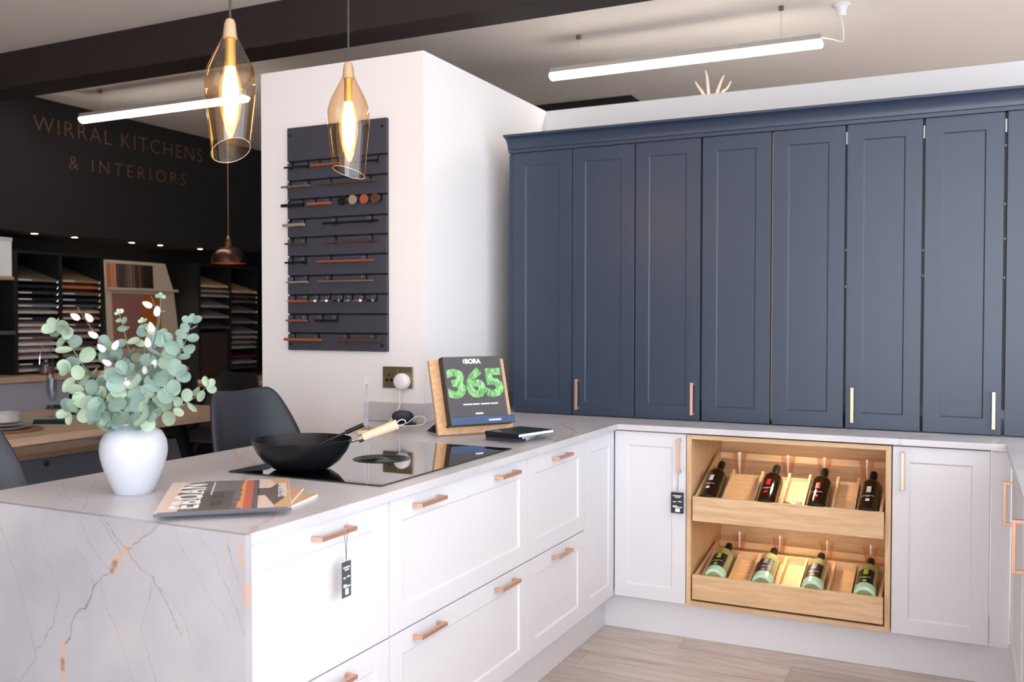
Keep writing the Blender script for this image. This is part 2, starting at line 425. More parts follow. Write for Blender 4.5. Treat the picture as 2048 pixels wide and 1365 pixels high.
# ------------------------------------------------------------------ mesh builder
WM = {}          # world matrix of each root, by object name
class MB:
    def __init__(s): s.v, s.f, s.m = [], [], []
    def add(s, verts, faces, mat=0):
        o = len(s.v)
        s.v += [Vector(p) for p in verts]
        for f in faces:
            s.f.append(tuple(i+o for i in f)); s.m.append(mat)
        return s
    def box(s, x0, x1, y0, y1, z0, z1, mat=0):
        x0, x1 = min(x0, x1), max(x0, x1); y0, y1 = min(y0, y1), max(y0, y1); z0, z1 = min(z0, z1), max(z0, z1)
        return s.add([(x0,y0,z0),(x1,y0,z0),(x1,y1,z0),(x0,y1,z0),(x0,y0,z1),(x1,y0,z1),(x1,y1,z1),(x0,y1,z1)],
                     [(3,2,1,0),(4,5,6,7),(0,1,5,4),(1,2,6,5),(2,3,7,6),(3,0,4,7)], mat)
    def obox(s, o, a, b, c, mat=0):
        """box with corner o and edge vectors a, b, c"""
        o, a, b, c = Vector(o), Vector(a), Vector(b), Vector(c)
        fs = [(3,2,1,0),(4,5,6,7),(0,1,5,4),(1,2,6,5),(2,3,7,6),(3,0,4,7)]
        if a.cross(b).dot(c) < 0: fs = [f[::-1] for f in fs]
        return s.add([o, o+a, o+a+b, o+b, o+c, o+a+c, o+a+b+c, o+b+c], fs, mat)
    def cyl(s, p0, p1, r0, r1=None, n=16, mat=0, caps=True):
        p0, p1 = Vector(p0), Vector(p1)
        r1 = r0 if r1 is None else r1
        d = (p1-p0).normalized()
        a = d.orthogonal().normalized(); b = d.cross(a)
        vs = []
        for p, r in ((p0, r0), (p1, r1)):
            vs += [p + a*r*math.cos(2*math.pi*i/n) + b*r*math.sin(2*math.pi*i/n) for i in range(n)]
        fs = [(i, (i+1) % n, n+(i+1) % n, n+i) for i in range(n)]
        if caps: fs += [tuple(range(n))[::-1], tuple(range(n, 2*n))]
        return s.add(vs, fs, mat)
    def tube(s, pts, r, n=8, mat=0, taper=1.0):
        pts = [Vector(p) for p in pts]
        vs, fs = [], []
        prev = None
        for i, p in enumerate(pts):
            d = (pts[min(i+1, len(pts)-1)] - pts[max(i-1, 0)]).normalized()
            if prev is None: a = d.orthogonal().normalized()
            else: a = (prev - d*prev.dot(d)).normalized()
            prev = a; b = d.cross(a)
            rr = r*(1+(taper-1)*i/max(1, len(pts)-1))
            vs += [p + a*rr*math.cos(2*math.pi*k/n) + b*rr*math.sin(2*math.pi*k/n) for k in range(n)]
        for i in range(len(pts)-1):
            fs += [(i*n+k, i*n+(k+1) % n, (i+1)*n+(k+1) % n, (i+1)*n+k) for k in range(n)]
        fs += [tuple(range(n))[::-1], tuple(range((len(pts)-1)*n, len(pts)*n))]
        return s.add(vs, fs, mat)
    def lathe(s, prof, c=(0, 0, 0), n=40, mat=0, M=None, cut=None):
        """prof = [(r, z)], closed at r = 0; cut(theta, index) -> dz added"""
        c = Vector(c); vs, fs, rings = [], [], []
        for j, (r, z) in enumerate(prof):
            if r < 1e-6:
                rings.append([len(vs)]); vs.append(Vector((0, 0, z)))
            else:
                rings.append(list(range(len(vs), len(vs)+n)))
                for i in range(n):
                    t = 2*math.pi*i/n
                    dz = cut(t, j) if cut else 0
                    vs.append(Vector((r*math.cos(t), r*math.sin(t), z+dz)))
        for a, b in zip(rings, rings[1:]):
            if len(a) == 1 and len(b) == 1: continue
            for i in range(n):
                k = (i+1) % n
                if len(a) == 1: fs.append((a[0], b[k], b[i]))
                elif len(b) == 1: fs.append((a[i], a[k], b[0]))
                else: fs.append((a[i], a[k], b[k], b[i]))
        vs = [(M @ v if M else v) + c for v in vs]
        return s.add(vs, fs, mat)
    def prism(s, poly, z0, z1, mat=0, to=lambda p, z: (p[0], p[1], z)):
        n = len(poly)
        vs = [to(p, z0) for p in poly] + [to(p, z1) for p in poly]
        return s.add(vs, [tuple(range(n))[::-1], tuple(range(n, 2*n))] + [(i, (i+1) % n, n+(i+1) % n, n+i) for i in range(n)], mat)
    def build(s, name, mats, parent=None, bevel=0, local=False, angle=40, seg=2, solid=0):
        me = bpy.data.meshes.new(name)
        vs = s.v
        if parent is not None and not local:
            inv = WM[parent.name].inverted()
            vs = [inv @ v for v in vs]
        me.from_pydata([tuple(v) for v in vs], [], s.f)
        if not isinstance(mats, (list, tuple)): mats = [mats]
        for m in mats: me.materials.append(m)
        me.polygons.foreach_set('material_index', s.m)
        me.polygons.foreach_set('use_smooth', [True]*len(s.f))
        bm = bmesh.new(); bm.from_mesh(me)
        bmesh.ops.recalc_face_normals(bm, faces=bm.faces)
        bm.to_mesh(me); bm.free()
        me.set_sharp_from_angle(angle=math.radians(angle))
        ob = bpy.data.objects.new(name, me)
        COL.objects.link(ob)
        if parent is not None:
            ob.parent = parent
            WM[ob.name] = WM[parent.name]
        else:
            WM[ob.name] = Matrix.Identity(4)
        if solid:
            md = ob.modifiers.new('thickness', 'SOLIDIFY'); md.thickness = solid; md.offset = 0
        if bevel:
            md = ob.modifiers.new('edges', 'BEVEL'); md.width = bevel; md.segments = seg
            md.limit_method = 'ANGLE'; md.angle_limit = math.radians(40)
            md.harden_normals = True
        return ob

def tag(o, label=None, cat=None, group=None, kind=None):
    if label: o['label'] = label
    if cat: o['category'] = cat
    if group: o['group'] = group
    if kind: o['kind'] = kind
    return o

def thing(name, label, cat, loc=(0, 0, 0), rotz=0, group=None, kind=None):
    o = bpy.data.objects.new(name, None)
    COL.objects.link(o)
    o.empty_display_size = .05
    o.location = loc
    o.rotation_euler = (0, 0, rotz)
    WM[o.name] = Matrix.Translation(Vector(loc)) @ Matrix.Rotation(rotz, 4, 'Z')
    return tag(o, label, cat, group, kind)

def text_part(name, s, size, mat, parent, M, spacing=1.0, offset=0.0, extrude=.0004, align='LEFT'):
    cu = bpy.data.curves.new(name, 'FONT')
    cu.body = s; cu.size = size; cu.space_character = spacing; cu.offset = offset
    cu.extrude = extrude; cu.align_x = align; cu.resolution_u = 3
    tmp = bpy.data.objects.new('tmp', cu)
    COL.objects.link(tmp)
    dg = bpy.context.evaluated_depsgraph_get()
    me = bpy.data.meshes.new_from_object(tmp.evaluated_get(dg))
    bpy.data.objects.remove(tmp); bpy.data.curves.remove(cu)
    T = M if parent is None else WM[parent.name].inverted() @ M
    me.transform(T)
    me.name = name
    me.materials.clear(); me.materials.append(mat)
    ob = bpy.data.objects.new(name, me); COL.objects.link(ob)
    if parent is not None:
        ob.parent = parent; WM[ob.name] = WM[parent.name]
    return ob

def frame_M(o, x, y):
    """matrix with origin o, x axis x, y axis y"""
    x = Vector(x).normalized(); y = Vector(y).normalized(); z = x.cross(y)
    return Matrix(((x.x, y.x, z.x, o[0]), (x.y, y.y, z.y, o[1]), (x.z, y.z, z.z, o[2]), (0, 0, 0, 1)))

def struct(name, mb, mat, bevel=0):
    return tag(mb.build(name, mat, bevel=bevel), kind='structure')

def spline(pts, n=6):
    """Catmull-Rom through the points"""
    P = [Vector(p) for p in pts]
    P = [P[0]*2-P[1]] + P + [P[-1]*2-P[-2]]
    out = []
    for i in range(1, len(P)-2):
        for k in range(n):
            t = k/n
            out.append(.5*((2*P[i]) + (P[i+1]-P[i-1])*t + (2*P[i-1]-5*P[i]+4*P[i+1]-P[i+2])*t*t + (3*P[i]-P[i-1]-3*P[i+1]+P[i+2])*t**3))
    out.append(P[-2])
    return out

# ================================================================== SETTING
ZC = 2.95
floor = struct('floor', MB().box(-5.4, 4.3, -6.6, 3.7, -.06, -.002), FLOOR_B)
tag(floor, 'washed greige plank floor running through the showroom')
plank_me = None
for r in range(19):
    y1 = .115 - r*.19
    off = (0, .46, -.31, .2, -.12, .37)[r % 6]
    for k in range(3):
        x0 = -.667 + k*.97 + off
        if plank_me is None:
            p = MB().box(.0006, .9694, -.1892, -.0008, -.012, 0).build('plank', FLOOR_W, floor, bevel=.0012, local=True)
            plank_me = p.data
        else:
            p = bpy.data.objects.new('plank', plank_me); COL.objects.link(p); p.parent = floor
        p.location = (x0, y1, 0)

struct('ceiling', MB().box(-5.4, 4.3, -6.6, 3.7, ZC, ZC+.1), CEIL)
# partition behind the navy cabinets and the stub that carries the handle board
struct('wall_back', MB().box(-.7505, 3.6, .956, 1.06, 0, 2.514), WALL)
struct('wall_stub', MB().box(-1.647, -.7505, -.344, 1.06, 0, 2.514), WALL)
struct('wall_left', MB().box(-5.4, -5.25, -6.6, 3.7, 0, ZC), BLACK_WALL)
struct('wall_far', MB().box(-5.25, 4.3, 3.6, 3.7, 0, ZC), BLACK_WALL)
WY = ((-6.2, .6), (1.2, 3.4))                       # window openings in the right-hand wall; second one added to brighten the ceiling
wr = MB().box(4.2, 4.3, -6.6, -6.2, 0, ZC).box(4.2, 4.3, .6, 1.2, 0, ZC).box(4.2, 4.3, 3.4, 3.6, 0, ZC)
for a, b in WY: wr.box(4.2, 4.3, a, b, 0, .4).box(4.2, 4.3, a, b, 2.65, ZC)
struct('wall_right', wr, WALL)
struct('wall_front', MB().box(-5.25, .16, -6.6, -6.5, 0, ZC).box(4.0, 4.2, -6.6, -6.5, 0, ZC)
       .box(.16, 4.0, -6.6, -6.5, 0, .12).box(.16, 4.0, -6.6, -6.5, 2.70, ZC), WALL)
wf = struct('window_1', MB().box(.16, .2, -6.58, -6.52, .12, 2.7).box(3.96, 4.0, -6.58, -6.52, .12, 2.7)
            .box(.16, 4.0, -6.58, -6.52, .12, .16).box(.16, 4.0, -6.58, -6.52, 2.66, 2.7).box(2.05, 2.1, -6.58, -6.52, .12, 2.7), BLACK_M)
for a, b in ((.2, 2.05), (2.1, 3.96)):
    MB().box(a, b, -6.553, -6.547, .16, 2.66).build('pane', CLEAR, wf)
for k, (a, b) in enumerate(WY):  # the far window is an unseen extra that lights the ceiling behind the partition
    w2 = struct(f'window_{k+2}', MB().box(4.22, 4.28, a, a+.04, .4, 2.65).box(4.22, 4.28, b-.04, b, .4, 2.65).box(4.22, 4.28, a, b, .4, .44)
                .box(4.22, 4.28, a, b, 2.61, 2.65).box(4.22, 4.28, (a+b)/2-.02, (a+b)/2+.02, .44, 2.61), BLACK_M)
    for p, q in ((a+.04, (a+b)/2-.02), ((a+b)/2+.02, b-.04)):
        MB().box(4.247, 4.253, p, q, .44, 2.61).build('pane', CLEAR, w2)
# dark beam across the shop, the black bulkhead with the shop name, and a short dark bulkhead behind the partition
struct('trim_1', MB().box(-5.25, 4.2, -.1, .11, 2.735, ZC), BEAM, .004)
struct('trim_2', MB().box(-5.25, -4.65, -6.4, 3.6, 1.985, ZC), BLACK_WALL)
struct('trim_3', MB().box(-1.64, -.79, 2.53, 2.75, 2.6, ZC), BLACK_WALL)

# shop name on the bulkhead
def letters(parent, s, size, mat, M, spacing, offset, extrude):
    whole = text_part('line', s, size, mat, parent, M, spacing, offset, extrude)
    bm = bmesh.new(); bm.from_mesh(whole.data); bm.verts.ensure_lookup_table()
    bmesh.ops.remove_doubles(bm, verts=bm.verts, dist=1e-5)
    left = set(bm.verts); isl = []
    while left:
        st = [left.pop()]; g = set(st)
        while st:
            v = st.pop()
            for e in v.link_edges:
                w = e.other_vert(v)
                if w in left: left.remove(w); g.add(w); st.append(w)
        isl.append(g)
    for g in isl:
        idx = {v: i for i, v in enumerate(g)}
        fs = [tuple(idx[v] for v in f.verts) for f in bm.faces if f.verts[0] in g]
        me = bpy.data.meshes.new('letter'); me.from_pydata([tuple(v.co) for v in g], [], fs); me.materials.append(mat)
        o = bpy.data.objects.new('letter', me); COL.objects.link(o); o.parent = parent; WM[o.name] = WM[parent.name]
    bm.free(); bpy.data.objects.remove(whole)
sg = thing('wall_sign', 'thin bronze shop-name lettering on the black bulkhead', 'sign', (-4.649, .7, 2.7))
letters(sg, 'WIRRAL KITCHENS', .168, SIGN, frame_M((-4.648, .705, 2.705), (0, 1, .012), (0, -.012, 1)), 1.17, -.0035, .001)
letters(sg, '& INTERIORS', .145, SIGN, frame_M((-4.648, .995, 2.475), (0, 1, .02), (0, -.02, 1)), 1.45, -.003, .001)

# ================================================================== KITCHEN
Z0, ZM, Z1 = .162, .515, .877
WT0, WT1 = .884, .908

def front(name, o, u, n, w, h, mat, parent, frame=.06, rec=.006, t=.02, flat=False):
    """framed door or drawer front: corner o, width along u, height up, facing n"""
    o, u, n = Vector(o), Vector(u), Vector(n)
    z = Vector((0, 0, 1))
    mb = MB()
    P = lambda a, b, d: o + u*a + z*b + n*d
    if flat:
        mb.obox(o, u*w, z*h, -n*t)
    else:
        f = min(frame, w*.33, h*.3); g = f+.005
        vs = [P(0,0,-t),P(w,0,-t),P(w,h,-t),P(0,h,-t), P(0,0,0),P(w,0,0),P(w,h,0),P(0,h,0),
              P(f,f,0),P(w-f,f,0),P(w-f,h-f,0),P(f,h-f,0), P(g,g,-rec),P(w-g,g,-rec),P(w-g,h-g,-rec),P(g,h-g,-rec)]
        fs = [(3,2,1,0)]
        for i in range(4):
            j = (i+1) % 4
            fs += [(i,j,4+j,4+i), (4+i,4+j,8+j,8+i), (8+i,8+j,12+j,12+i)]
        fs.append((12,13,14,15))
        mb.add(vs, fs)
    return mb.build(name, mat, parent, bevel=.0012, angle=25)

def bar_handle(parent, c, along, out, length=.14, proj=.032, sec=.011, mat=None, name='handle'):
    """square-section D handle: c = middle of its footprint on the face"""
    c, a, n = Vector(c), Vector(along), Vector(out)
    s = a.cross(n)
    mb = MB()
    h = length/2
    mb.obox(c - a*h - s*sec/2 + n*(proj-sec), a*length, s*sec, n*sec)
    for e in (-1, 1):
        st = c + a*(e*h) - s*sec/2
        mb.obox(st if e < 0 else st - a*sec, a*sec, s*sec, n*(proj-sec+.0005))
    return mb.build(name, mat or COPPER, parent, bevel=.001)

X, Y, Zv = Vector((1,0,0)), Vector((0,1,0)), Vector((0,0,1))

# ---- peninsula drawer units (fronts face +X)
G = .002
pen = [(-2.298, -1.748, [-2.005], 'white two-drawer base unit beside the marble waterfall end, with a tag on its upper handle'),
       (-1.748, -.886, [-1.565, -1.07], 'wide white two-drawer base unit under the hob with four copper handles'),
       (-.886, -.35, [-.608], 'white two-drawer base unit between the hob unit and the corner panel')]
for y0, y1, hy, lab in pen:
    t = thing('drawer_unit', lab, 'base cabinet', (-.3, (y0+y1)/2, Z0), group='base units of the kitchen')
    MB().box(-.57, -.022, y0, y1, Z0, .882).build('carcass', CARC, t)
    for za, zb, zh in ((Z0, ZM-.002, .482), (ZM+.002, Z1, .847)):
        d = front('drawer', (0, y0+G, za), Y, X, y1-y0-2*G, zb-za, CAB_WHITE, t, .062)
        for yy in hy: bar_handle(d, (0, yy, zh), Y, X)
c = thing('corner_panel', 'narrow white framed corner panel at the end of the peninsula drawers', 'cabinet panel', (-.01, -.175, Z0))
front('panel', (0, -.35+G, Z0), Y, X, .35-2*G-.002, Z1-Z0, CAB_WHITE, c, .06)
MB().box(-.57, -.022, -.35, -.002, Z0, .882).build('carcass', CARC, c)
# back of the peninsula units
tag(MB().box(-.595, -.575, -2.297, -.345, 0, .883).build('back_panel', CAB_WHITE), 'plain white panel closing the back of the peninsula under the worktop', 'cabinet panel')

# ---- plinths
tag(MB().box(-.084, -.0643, -2.297, .084, .001, Z0-.001).build('plinth', CAB_WHITE), 'white plinth under the peninsula drawers', 'plinth', 'kitchen plinths')
tag(MB().box(-.0642, 1.56, .0643, .084, .001, Z0-.001).build('plinth', CAB_WHITE), 'white plinth under the wine unit run', 'plinth', 'kitchen plinths')
tag(MB().box(1.5605, 1.58, -2.18, .084, .001, Z0-.001).build('plinth', CAB_WHITE), 'white plinth under the right-hand run', 'plinth', 'kitchen plinths')

# ---- back run base units (fronts face -Y)
def base_door(x0, x1, hx, lab, hinge=1):
    t = thing('base_unit', lab, 'base cabinet', ((x0+x1)/2, .3, Z0), group='base units of the kitchen')
    MB().box(x0, x1, .022, .58, Z0, .882).build('carcass', CARC, t)
    d = front('door', (x0+G, 0, Z0), X, -Y, x1-x0-2*G, Z1-Z0, CAB_WHITE, t, .058)
    if hx: bar_handle(d, (hx, 0, .787), Zv, -Y, .142)
    return t
base_door(.0, .3176, .290, 'narrow white base unit in the inner corner, left of the wine unit')
base_door(1.1136, 1.4476, 1.152, 'white base unit right of the wine unit, copper handle at its left edge')
tag(MB().box(1.4506, 1.513, -.001, .02, Z0, Z1).build('filler_strip', CAB_WHITE, bevel=.001), 'plain white filler strip in the right inner corner', 'cabinet panel')

# ---- right run (fronts face -X)
for y0, y1, hy, lab in ((-.62, -.02, -.115, 'white base unit on the right-hand run nearest the corner'),
                        (-1.22, -.62, -.80, 'white base unit on the right-hand run, second from the corner'),
                        (-2.18, -1.22, -2.08, 'wide white base unit at the near end of the right-hand run')):
    t = thing('base_unit', lab, 'base cabinet', (1.8, (y0+y1)/2, Z0), group='base units of the kitchen')
    MB().box(1.537, 2.09, y0, y1, Z0, .882).build('carcass', CARC, t)
    d = front('door', (1.515, y1-G, Z0), -Y, -X, y1-y0-2*G, Z1-Z0, CAB_WHITE, t, .06)
    bar_handle(d, (1.515, hy, .71), Zv, -X, .155)

# ---- worktop with waterfall end and upstands
wt = thing('worktop', 'pale grey veined marble worktop with waterfall end', 'worktop', (0, -1, WT0))
OV = .023
poly = [(-.9055, -2.2985), (OV, -2.2985), (OV, -OV), (1.495, -OV), (1.495, -2.2), (2.11, -2.2), (2.11, .955), (-.7495, .955), (-.7495, -.345), (-.9055, -.345)]
MB().prism(poly, WT0, WT1).build('slab', M_TOP, wt, bevel=.001)
wp = MB()
nx, nz = len(W_XS), len(W_ZS)
for yy in (-2.318, -2.2995):
    wp.add([(x, yy, z) for z in W_ZS for x in W_XS], [])
for j in range(nz-1):
    for i in range(nx-1):
        a = j*nx+i; b = a+nx*nz
        wp.f += [(a, a+1, a+nx+1, a+nx), (b, b+nx, b+nx+1, b+1)]; wp.m += [j*(nx-1)+i]*2
        for cond, e0, e1 in ((j == 0, a, a+1), (j == nz-2, a+nx, a+nx+1), (i == 0, a, a+nx), (i == nx-2, a+1, a+nx+1)):
            if cond: wp.f.append((e0, e1, e1+nx*nz, e0+nx*nz)); wp.m.append(j*(nx-1)+i)
wp.build('waterfall_panel', M_WATER, wt)
MB().box(-1.045, -.7305, -.364, -.345, WT1+.0005, .990).build('upstand', M_TOP, wt, bevel=.0012)
MB().box(-.7495, -.7305, -.3442, .955, WT1+.0005, .990).build('upstand', M_TOP, wt, bevel=.0012)

# ---- navy wall cabinets standing on the worktop
BX = [-.598, -.2922, .0136, .3173, .6182, .9142, 1.2042, 1.4906, 1.785]
GP = [.003, .002, .0025, .0045, .0045, .0045, .005, .0055, .003]     # half gap at each joint
YB, ZB0, ZB1 = .224, .912, 2.150
HND = {1: -.2605, 2: .2833, 5: .947, 6: 1.4585}
for k, lab in enumerate(('navy two-door cabinet at the left end beside the white wall', 'navy two-door cabinet, second from the left end',
                         'navy two-door cabinet above the right half of the wine unit', 'navy two-door cabinet at the right edge of the picture')):
    t = thing('wall_cabinet', lab, 'wall cabinet', ((BX[2*k]+BX[2*k+2])/2, .6, 1.008), group='navy cabinets on the worktop')
    x0, x1 = BX[2*k]-(.03 if k == 0 else 0), BX[2*k+2]
    MB().box(x0, x1, .246, .955, 1.008, 2.15).build('carcass', BLUE if k == 0 else BLUE_IN, t)
    if k == 1:
        MB().box(BX[4]-.0022, BX[4]+.0022, .2435, .2455, .93, 2.148).build('carcass_edge', OAK_V, t)
    for j in (2*k, 2*k+1):
        d = front('door', (BX[j]+GP[j], YB, ZB0), X, -Y, BX[j+1]-BX[j]-GP[j]-GP[j+1], ZB1-ZB0, BLUE, t, .062, .004)
        if j in HND: bar_handle(d, (HND[j], YB, 1.0085), Zv, -Y, .143, .03, .012)
    # hinge plates glimpsed in the wide joints
    for j in (2*k+1, 2*k+2):
        if 5 <= j <= 7:
            MB().box(BX[j]-.003, BX[j]+.003, .2405, .2455, 2.075, 2.125).build('hinge_plate', PLASTIC_W, t)
            for q in range(2 if j < 7 else 4):
                zq = 1.45 + .17*q + .12*random.random()
                MB().box(BX[j]-.0025, BX[j]+.0025, .2415, .2455, zq, zq+.008).build('hinge_pin', HOUSING, t)
# cornice: cove profile run along the top
prof = [(.956-.956+.955, 2.151), (.214, 2.151), (.2135, 2.166)]
for i in range(9):
    a = math.pi/2*i/8
    prof.append((.206 - .048*(1-math.cos(a)), 2.168 + .05*math.sin(a)))
prof += [(.154, 2.2185), (.154, 2.2285), (.955, 2.2285)]
tag(MB().prism(prof, -.617, 2.11, to=lambda p, z: (z, p[0], p[1])).build('cornice', BLUE, angle=20), 'navy cove cornice along the top of the wall cabinets', 'cornice')

# ================================================================== WINE UNIT
wu = thing('wine_cabinet', 'open oak wine cabinet with two sloping pull-out trays', 'wine cabinet', (.7176, .25, Z0))
wx0, wx1 = .3196, 1.1116
MB().box(wx0, wx0+.02, -.004, .56, Z0, Z1).build('side_panel', OAK_V, wu, bevel=.0008)
MB().box(wx1-.02, wx1, -.004, .56, Z0, Z1).build('side_panel', OAK_V, wu, bevel=.0008)
MB().box(wx0+.0202, wx1-.0202, -.004, .56, Z1-.018, Z1).build('top_panel', OAK, wu, bevel=.0008)
MB().box(wx0+.0202, wx1-.0202, -.004, .56, Z0, Z0+.02).build('bottom_panel', OAK, wu, bevel=.0008)
MB().box(wx0+.0202, wx1-.0202, .53, .55, Z0+.02, Z1-.018).build('back_panel', OAK, wu)
TX0, TX1 = .350, 1.088
SLR, ZFR = (.4557, .28), (.566, .248)          # slope and floor height (at y = .03) of each tray
def tray_floor_z(r, y): return ZFR[r] + (y-.03)*SLR[r]
bottle_x = {0: [.404, .640, .836, 1.028], 1: [.436, .630, .824, 1.019]}
for r, zt in ((0, .624), (1, .297)):
    tr = MB().box(TX0, TX1, -.022, -.004, zt-.102, zt).build('tray', OAK, wu, bevel=.001)
    to = lambda p, x: (x, p[0], p[1])
    zb = zt + (.135, .062)[r]
    # side boards rising to the back
    for xa in (TX0+.006, TX1-.018):
        MB().prism([(-.004, zt-.10), (-.004, zt), (.40, zb), (.40, zb-.12)], xa, xa+.012, to=to).build('tray_side', OAK_Y, tr)
    zf = lambda y: tray_floor_z(r, y)
    YE = .26
    MB().prism([(-.003, zf(0)-.016), (-.003, zf(0)), (YE, zf(YE)), (YE, zf(YE)-.016)], TX0+.019, TX1-.019, to=to).build('tray_floor', OAK, tr)
    MB().box(TX0+.019, TX1-.019, YE+.001, YE+.012, zf(YE)-.05, zf(YE)+(.012, .034)[r]).build('cross_rail', OAK, tr)
    MB().box(TX0+.019, TX1-.019, .392, .40, zb-.03, zb-.002).build('rear_rail', OAK, tr)
    MB().box(TX0+.019, TX1-.019, YE+.013, .391, zf(YE)-.05, zf(YE)-.04).build('rear_shelf', OAK, tr)
    for i, bx in enumerate(bottle_x[r]):
        for sgn in (-1, 1):
            xa = bx + sgn*.056
            if xa < TX0+.03 or xa > TX1-.03: continue
            MB().prism([(-.003, zf(0)+.0005), (-.003, zf(0)+.036), (.255, zf(.255)+.036), (.255, zf(.255)+.0005)], xa-.005, xa+.005, to=to).build('divider', OAK_Y, tr)
    MB().cyl((.726, .2, Z1-.018 if r == 0 else .516), (.726, .2, Z1-.024 if r == 0 else .510), .03, n=24).build('led_puck', LED, tr)
    ld = bpy.data.lights.new('tray_led', 'AREA'); ld.shape = 'DISK'; ld.size = .06; ld.energy = .8; ld.color = (1, .78, .5)
    lo = bpy.data.objects.new('tray_led', ld); COL.objects.link(lo); lo.location = (.726, .2, (Z1-.03) if r == 0 else .504)

def bottle(x, r, name, label, glass, lab_mat, mark, mark_bg=None, liquid=None):
    L_ = .30 if r == 0 else .285
    ang = math.atan(SLR[r])
    R = .0415
    base = Vector((x, .016, tray_floor_z(r, .016))) + Vector((0, -math.sin(ang), math.cos(ang)))*(R+.001)
    ax = Vector((0, math.cos(ang), math.sin(ang)))
    side = X
    nrm = side.cross(ax)
    M = Matrix(((side.x, -nrm.x, ax.x), (side.y, -nrm.y, ax.y), (side.z, -nrm.z, ax.z)))
    if M.determinant() < 0: M = Matrix(((side.x, nrm.x, ax.x), (side.y, nrm.y, ax.y), (side.z, nrm.z, ax.z)))
    t = thing('wine_bottle', label, 'wine bottle', tuple(base), group='bottles in the wine cabinet')
    s = L_/.30
    body = [(0, 0), (.030, 0), (R, .004), (R, .188*s), (.0395, .2*s), (.033, .214*s), (.023, .225*s), (.016, .233*s), (.0145, .242*s), (.0142, .292*s), (0, .292*s)]
    MB().lathe(body, base, 32, M=M).build('body', glass, t)
    if mark_bg: MB().lathe([(.031, -.0004), (R+.0005, .004), (R+.0005, .040*s), (R-.001, .041*s)], base, 32, M=M).build('mint_base', B_MINT, t)
    MB().lathe([(.0150, .235*s), (.0152, .236*s), (.0155, .295*s), (.014, .30*s), (0, .30*s)], base, 24, M=M).build('capsule', BLACK_M, t)
    def patch(nm, a0, a1, z0, z1, mat, rr=R+.0006):
        vs, fs, n = [], [], 10
        for i in range(n+1):
            a = a0+(a1-a0)*i/n
            for z in (z0, z1): vs.append(M @ Vector((rr*math.sin(a), rr*math.cos(a)*up, z)) + base)
        fs = [(2*i, 2*i+2, 2*i+3, 2*i+1) for i in range(n)]
        return MB().add(vs, fs).build(nm, mat, t)
    up = 1 if (M @ Vector((0, 1, 0))).z > 0 else -1
    c0 = -.12
    if mark_bg: patch('label', c0-.85, c0+.85, .042*s, .150*s, mark_bg)
    patch('label_mark', c0-.18, c0+.22, .105*s, .146*s, mark, R+.0012)
    for zz, w in ((.083, .55), (.076, .18)):
        patch('label_line', c0-w, c0+w, zz*s, zz*s+.0024, lab_mat, R+.0012)
    patch('label_mark', c0-.15, c0+.2, .046*s, .062*s, mark, R+.0012)
    if liquid: patch('back_label', math.pi-1.2, math.pi+1.2, .03*s, .16*s, liquid)
    return t
B_DARK = plain('dark_wine_glass', (10, 7, 8), .08, 0, .5, coat=.3)
B_MINT = plain('mint_glass', (176, 220, 196), .15, 0, .6, coat=.6)
B_GREEN = plain('pale_wine_glass', (176, 182, 128), .08, 0, .6, coat=1, vary=.25, vscale=14)
B_GREEN.node_tree.nodes['Principled BSDF'].inputs['Transmission Weight'].default_value = .35
M_RED = plain('label_red', (190, 22, 34), .5)
M_LIME = plain('label_lime', (150, 190, 36), .5)
M_LILAC = plain('label_lilac', (150, 128, 160), .5)
M_SILV = plain('label_silver', (214, 214, 222), .4)
M_LBLK = plain('label_black', (20, 19, 20), .5)
for x, mk, lab in zip(bottle_x[0], (M_SILV, M_RED, M_RED, M_SILV),
        ('dark wine bottle with silver marks at the left end of the upper tray', 'dark wine bottle with red marks, second from left on the upper tray',
         'dark wine bottle with red marks, third from left on the upper tray', 'dark wine bottle with silver marks at the right end of the upper tray')):
    bottle(x, 0, 'wine_bottle', lab, B_DARK, M_SILV, mk)
for x, mk, lab in zip(bottle_x[1], (M_LIME, M_LILAC, M_LILAC, M_LIME),
        ('white-wine bottle with lime-marked black label at the left end of the lower tray', 'white-wine bottle with lilac-marked black label, second from left on the lower tray',
         'white-wine bottle with lilac-marked black label, third from left on the lower tray', 'white-wine bottle with lime-marked black label at the right end of the lower tray')):
    bottle(x, 1, 'wine_bottle', lab, B_GREEN, M_SILV, mk, M_LBLK)
# stemless flutes standing in the rear channel of each tray
pos = ('far left', 'second from left', 'third from left', 'far right')
for r, xs in ((0, (.468, .676, .826, .995)), (1, (.468, .642, .838, 1.012))):
    for k, x in enumerate(xs):
        z0 = tray_floor_z(r, .26)-.0395
        fl = MB().lathe([(0, 0), (.012, 0), (.012, .003), (.013, .02), (.021, .075), (.031, .135), (.0302, .135), (.020, .075), (.0118, .022), (0, .018)], (x, .332, z0), 28).build('glass_flute', PINK_GLASS)
        tag(fl, f'pink-tinted glass flute, {pos[k]} behind the {"upper" if r == 0 else "lower"} tray bottles', 'glass', 'flutes in the wine cabinet')
ck = thing('corkscrew', 'small chrome bottle opener lying on the upper wine tray', 'corkscrew', (.735, .03, .58))
zf0 = tray_floor_z(0, .04)
MB().tube([(.735, .035, zf0+.012), (.737, .07, zf0+.028), (.745, .10, zf0+.042)], .006, 10).build('shaft', CHROME, ck)
MB().tube([(.700, .085, zf0+.04), (.722, .075, zf0+.036), (.742, .07, zf0+.034), (.762, .082, zf0+.04), (.782, .078, zf0+.042)], .0065, 10).build('wings', CHROME, ck)

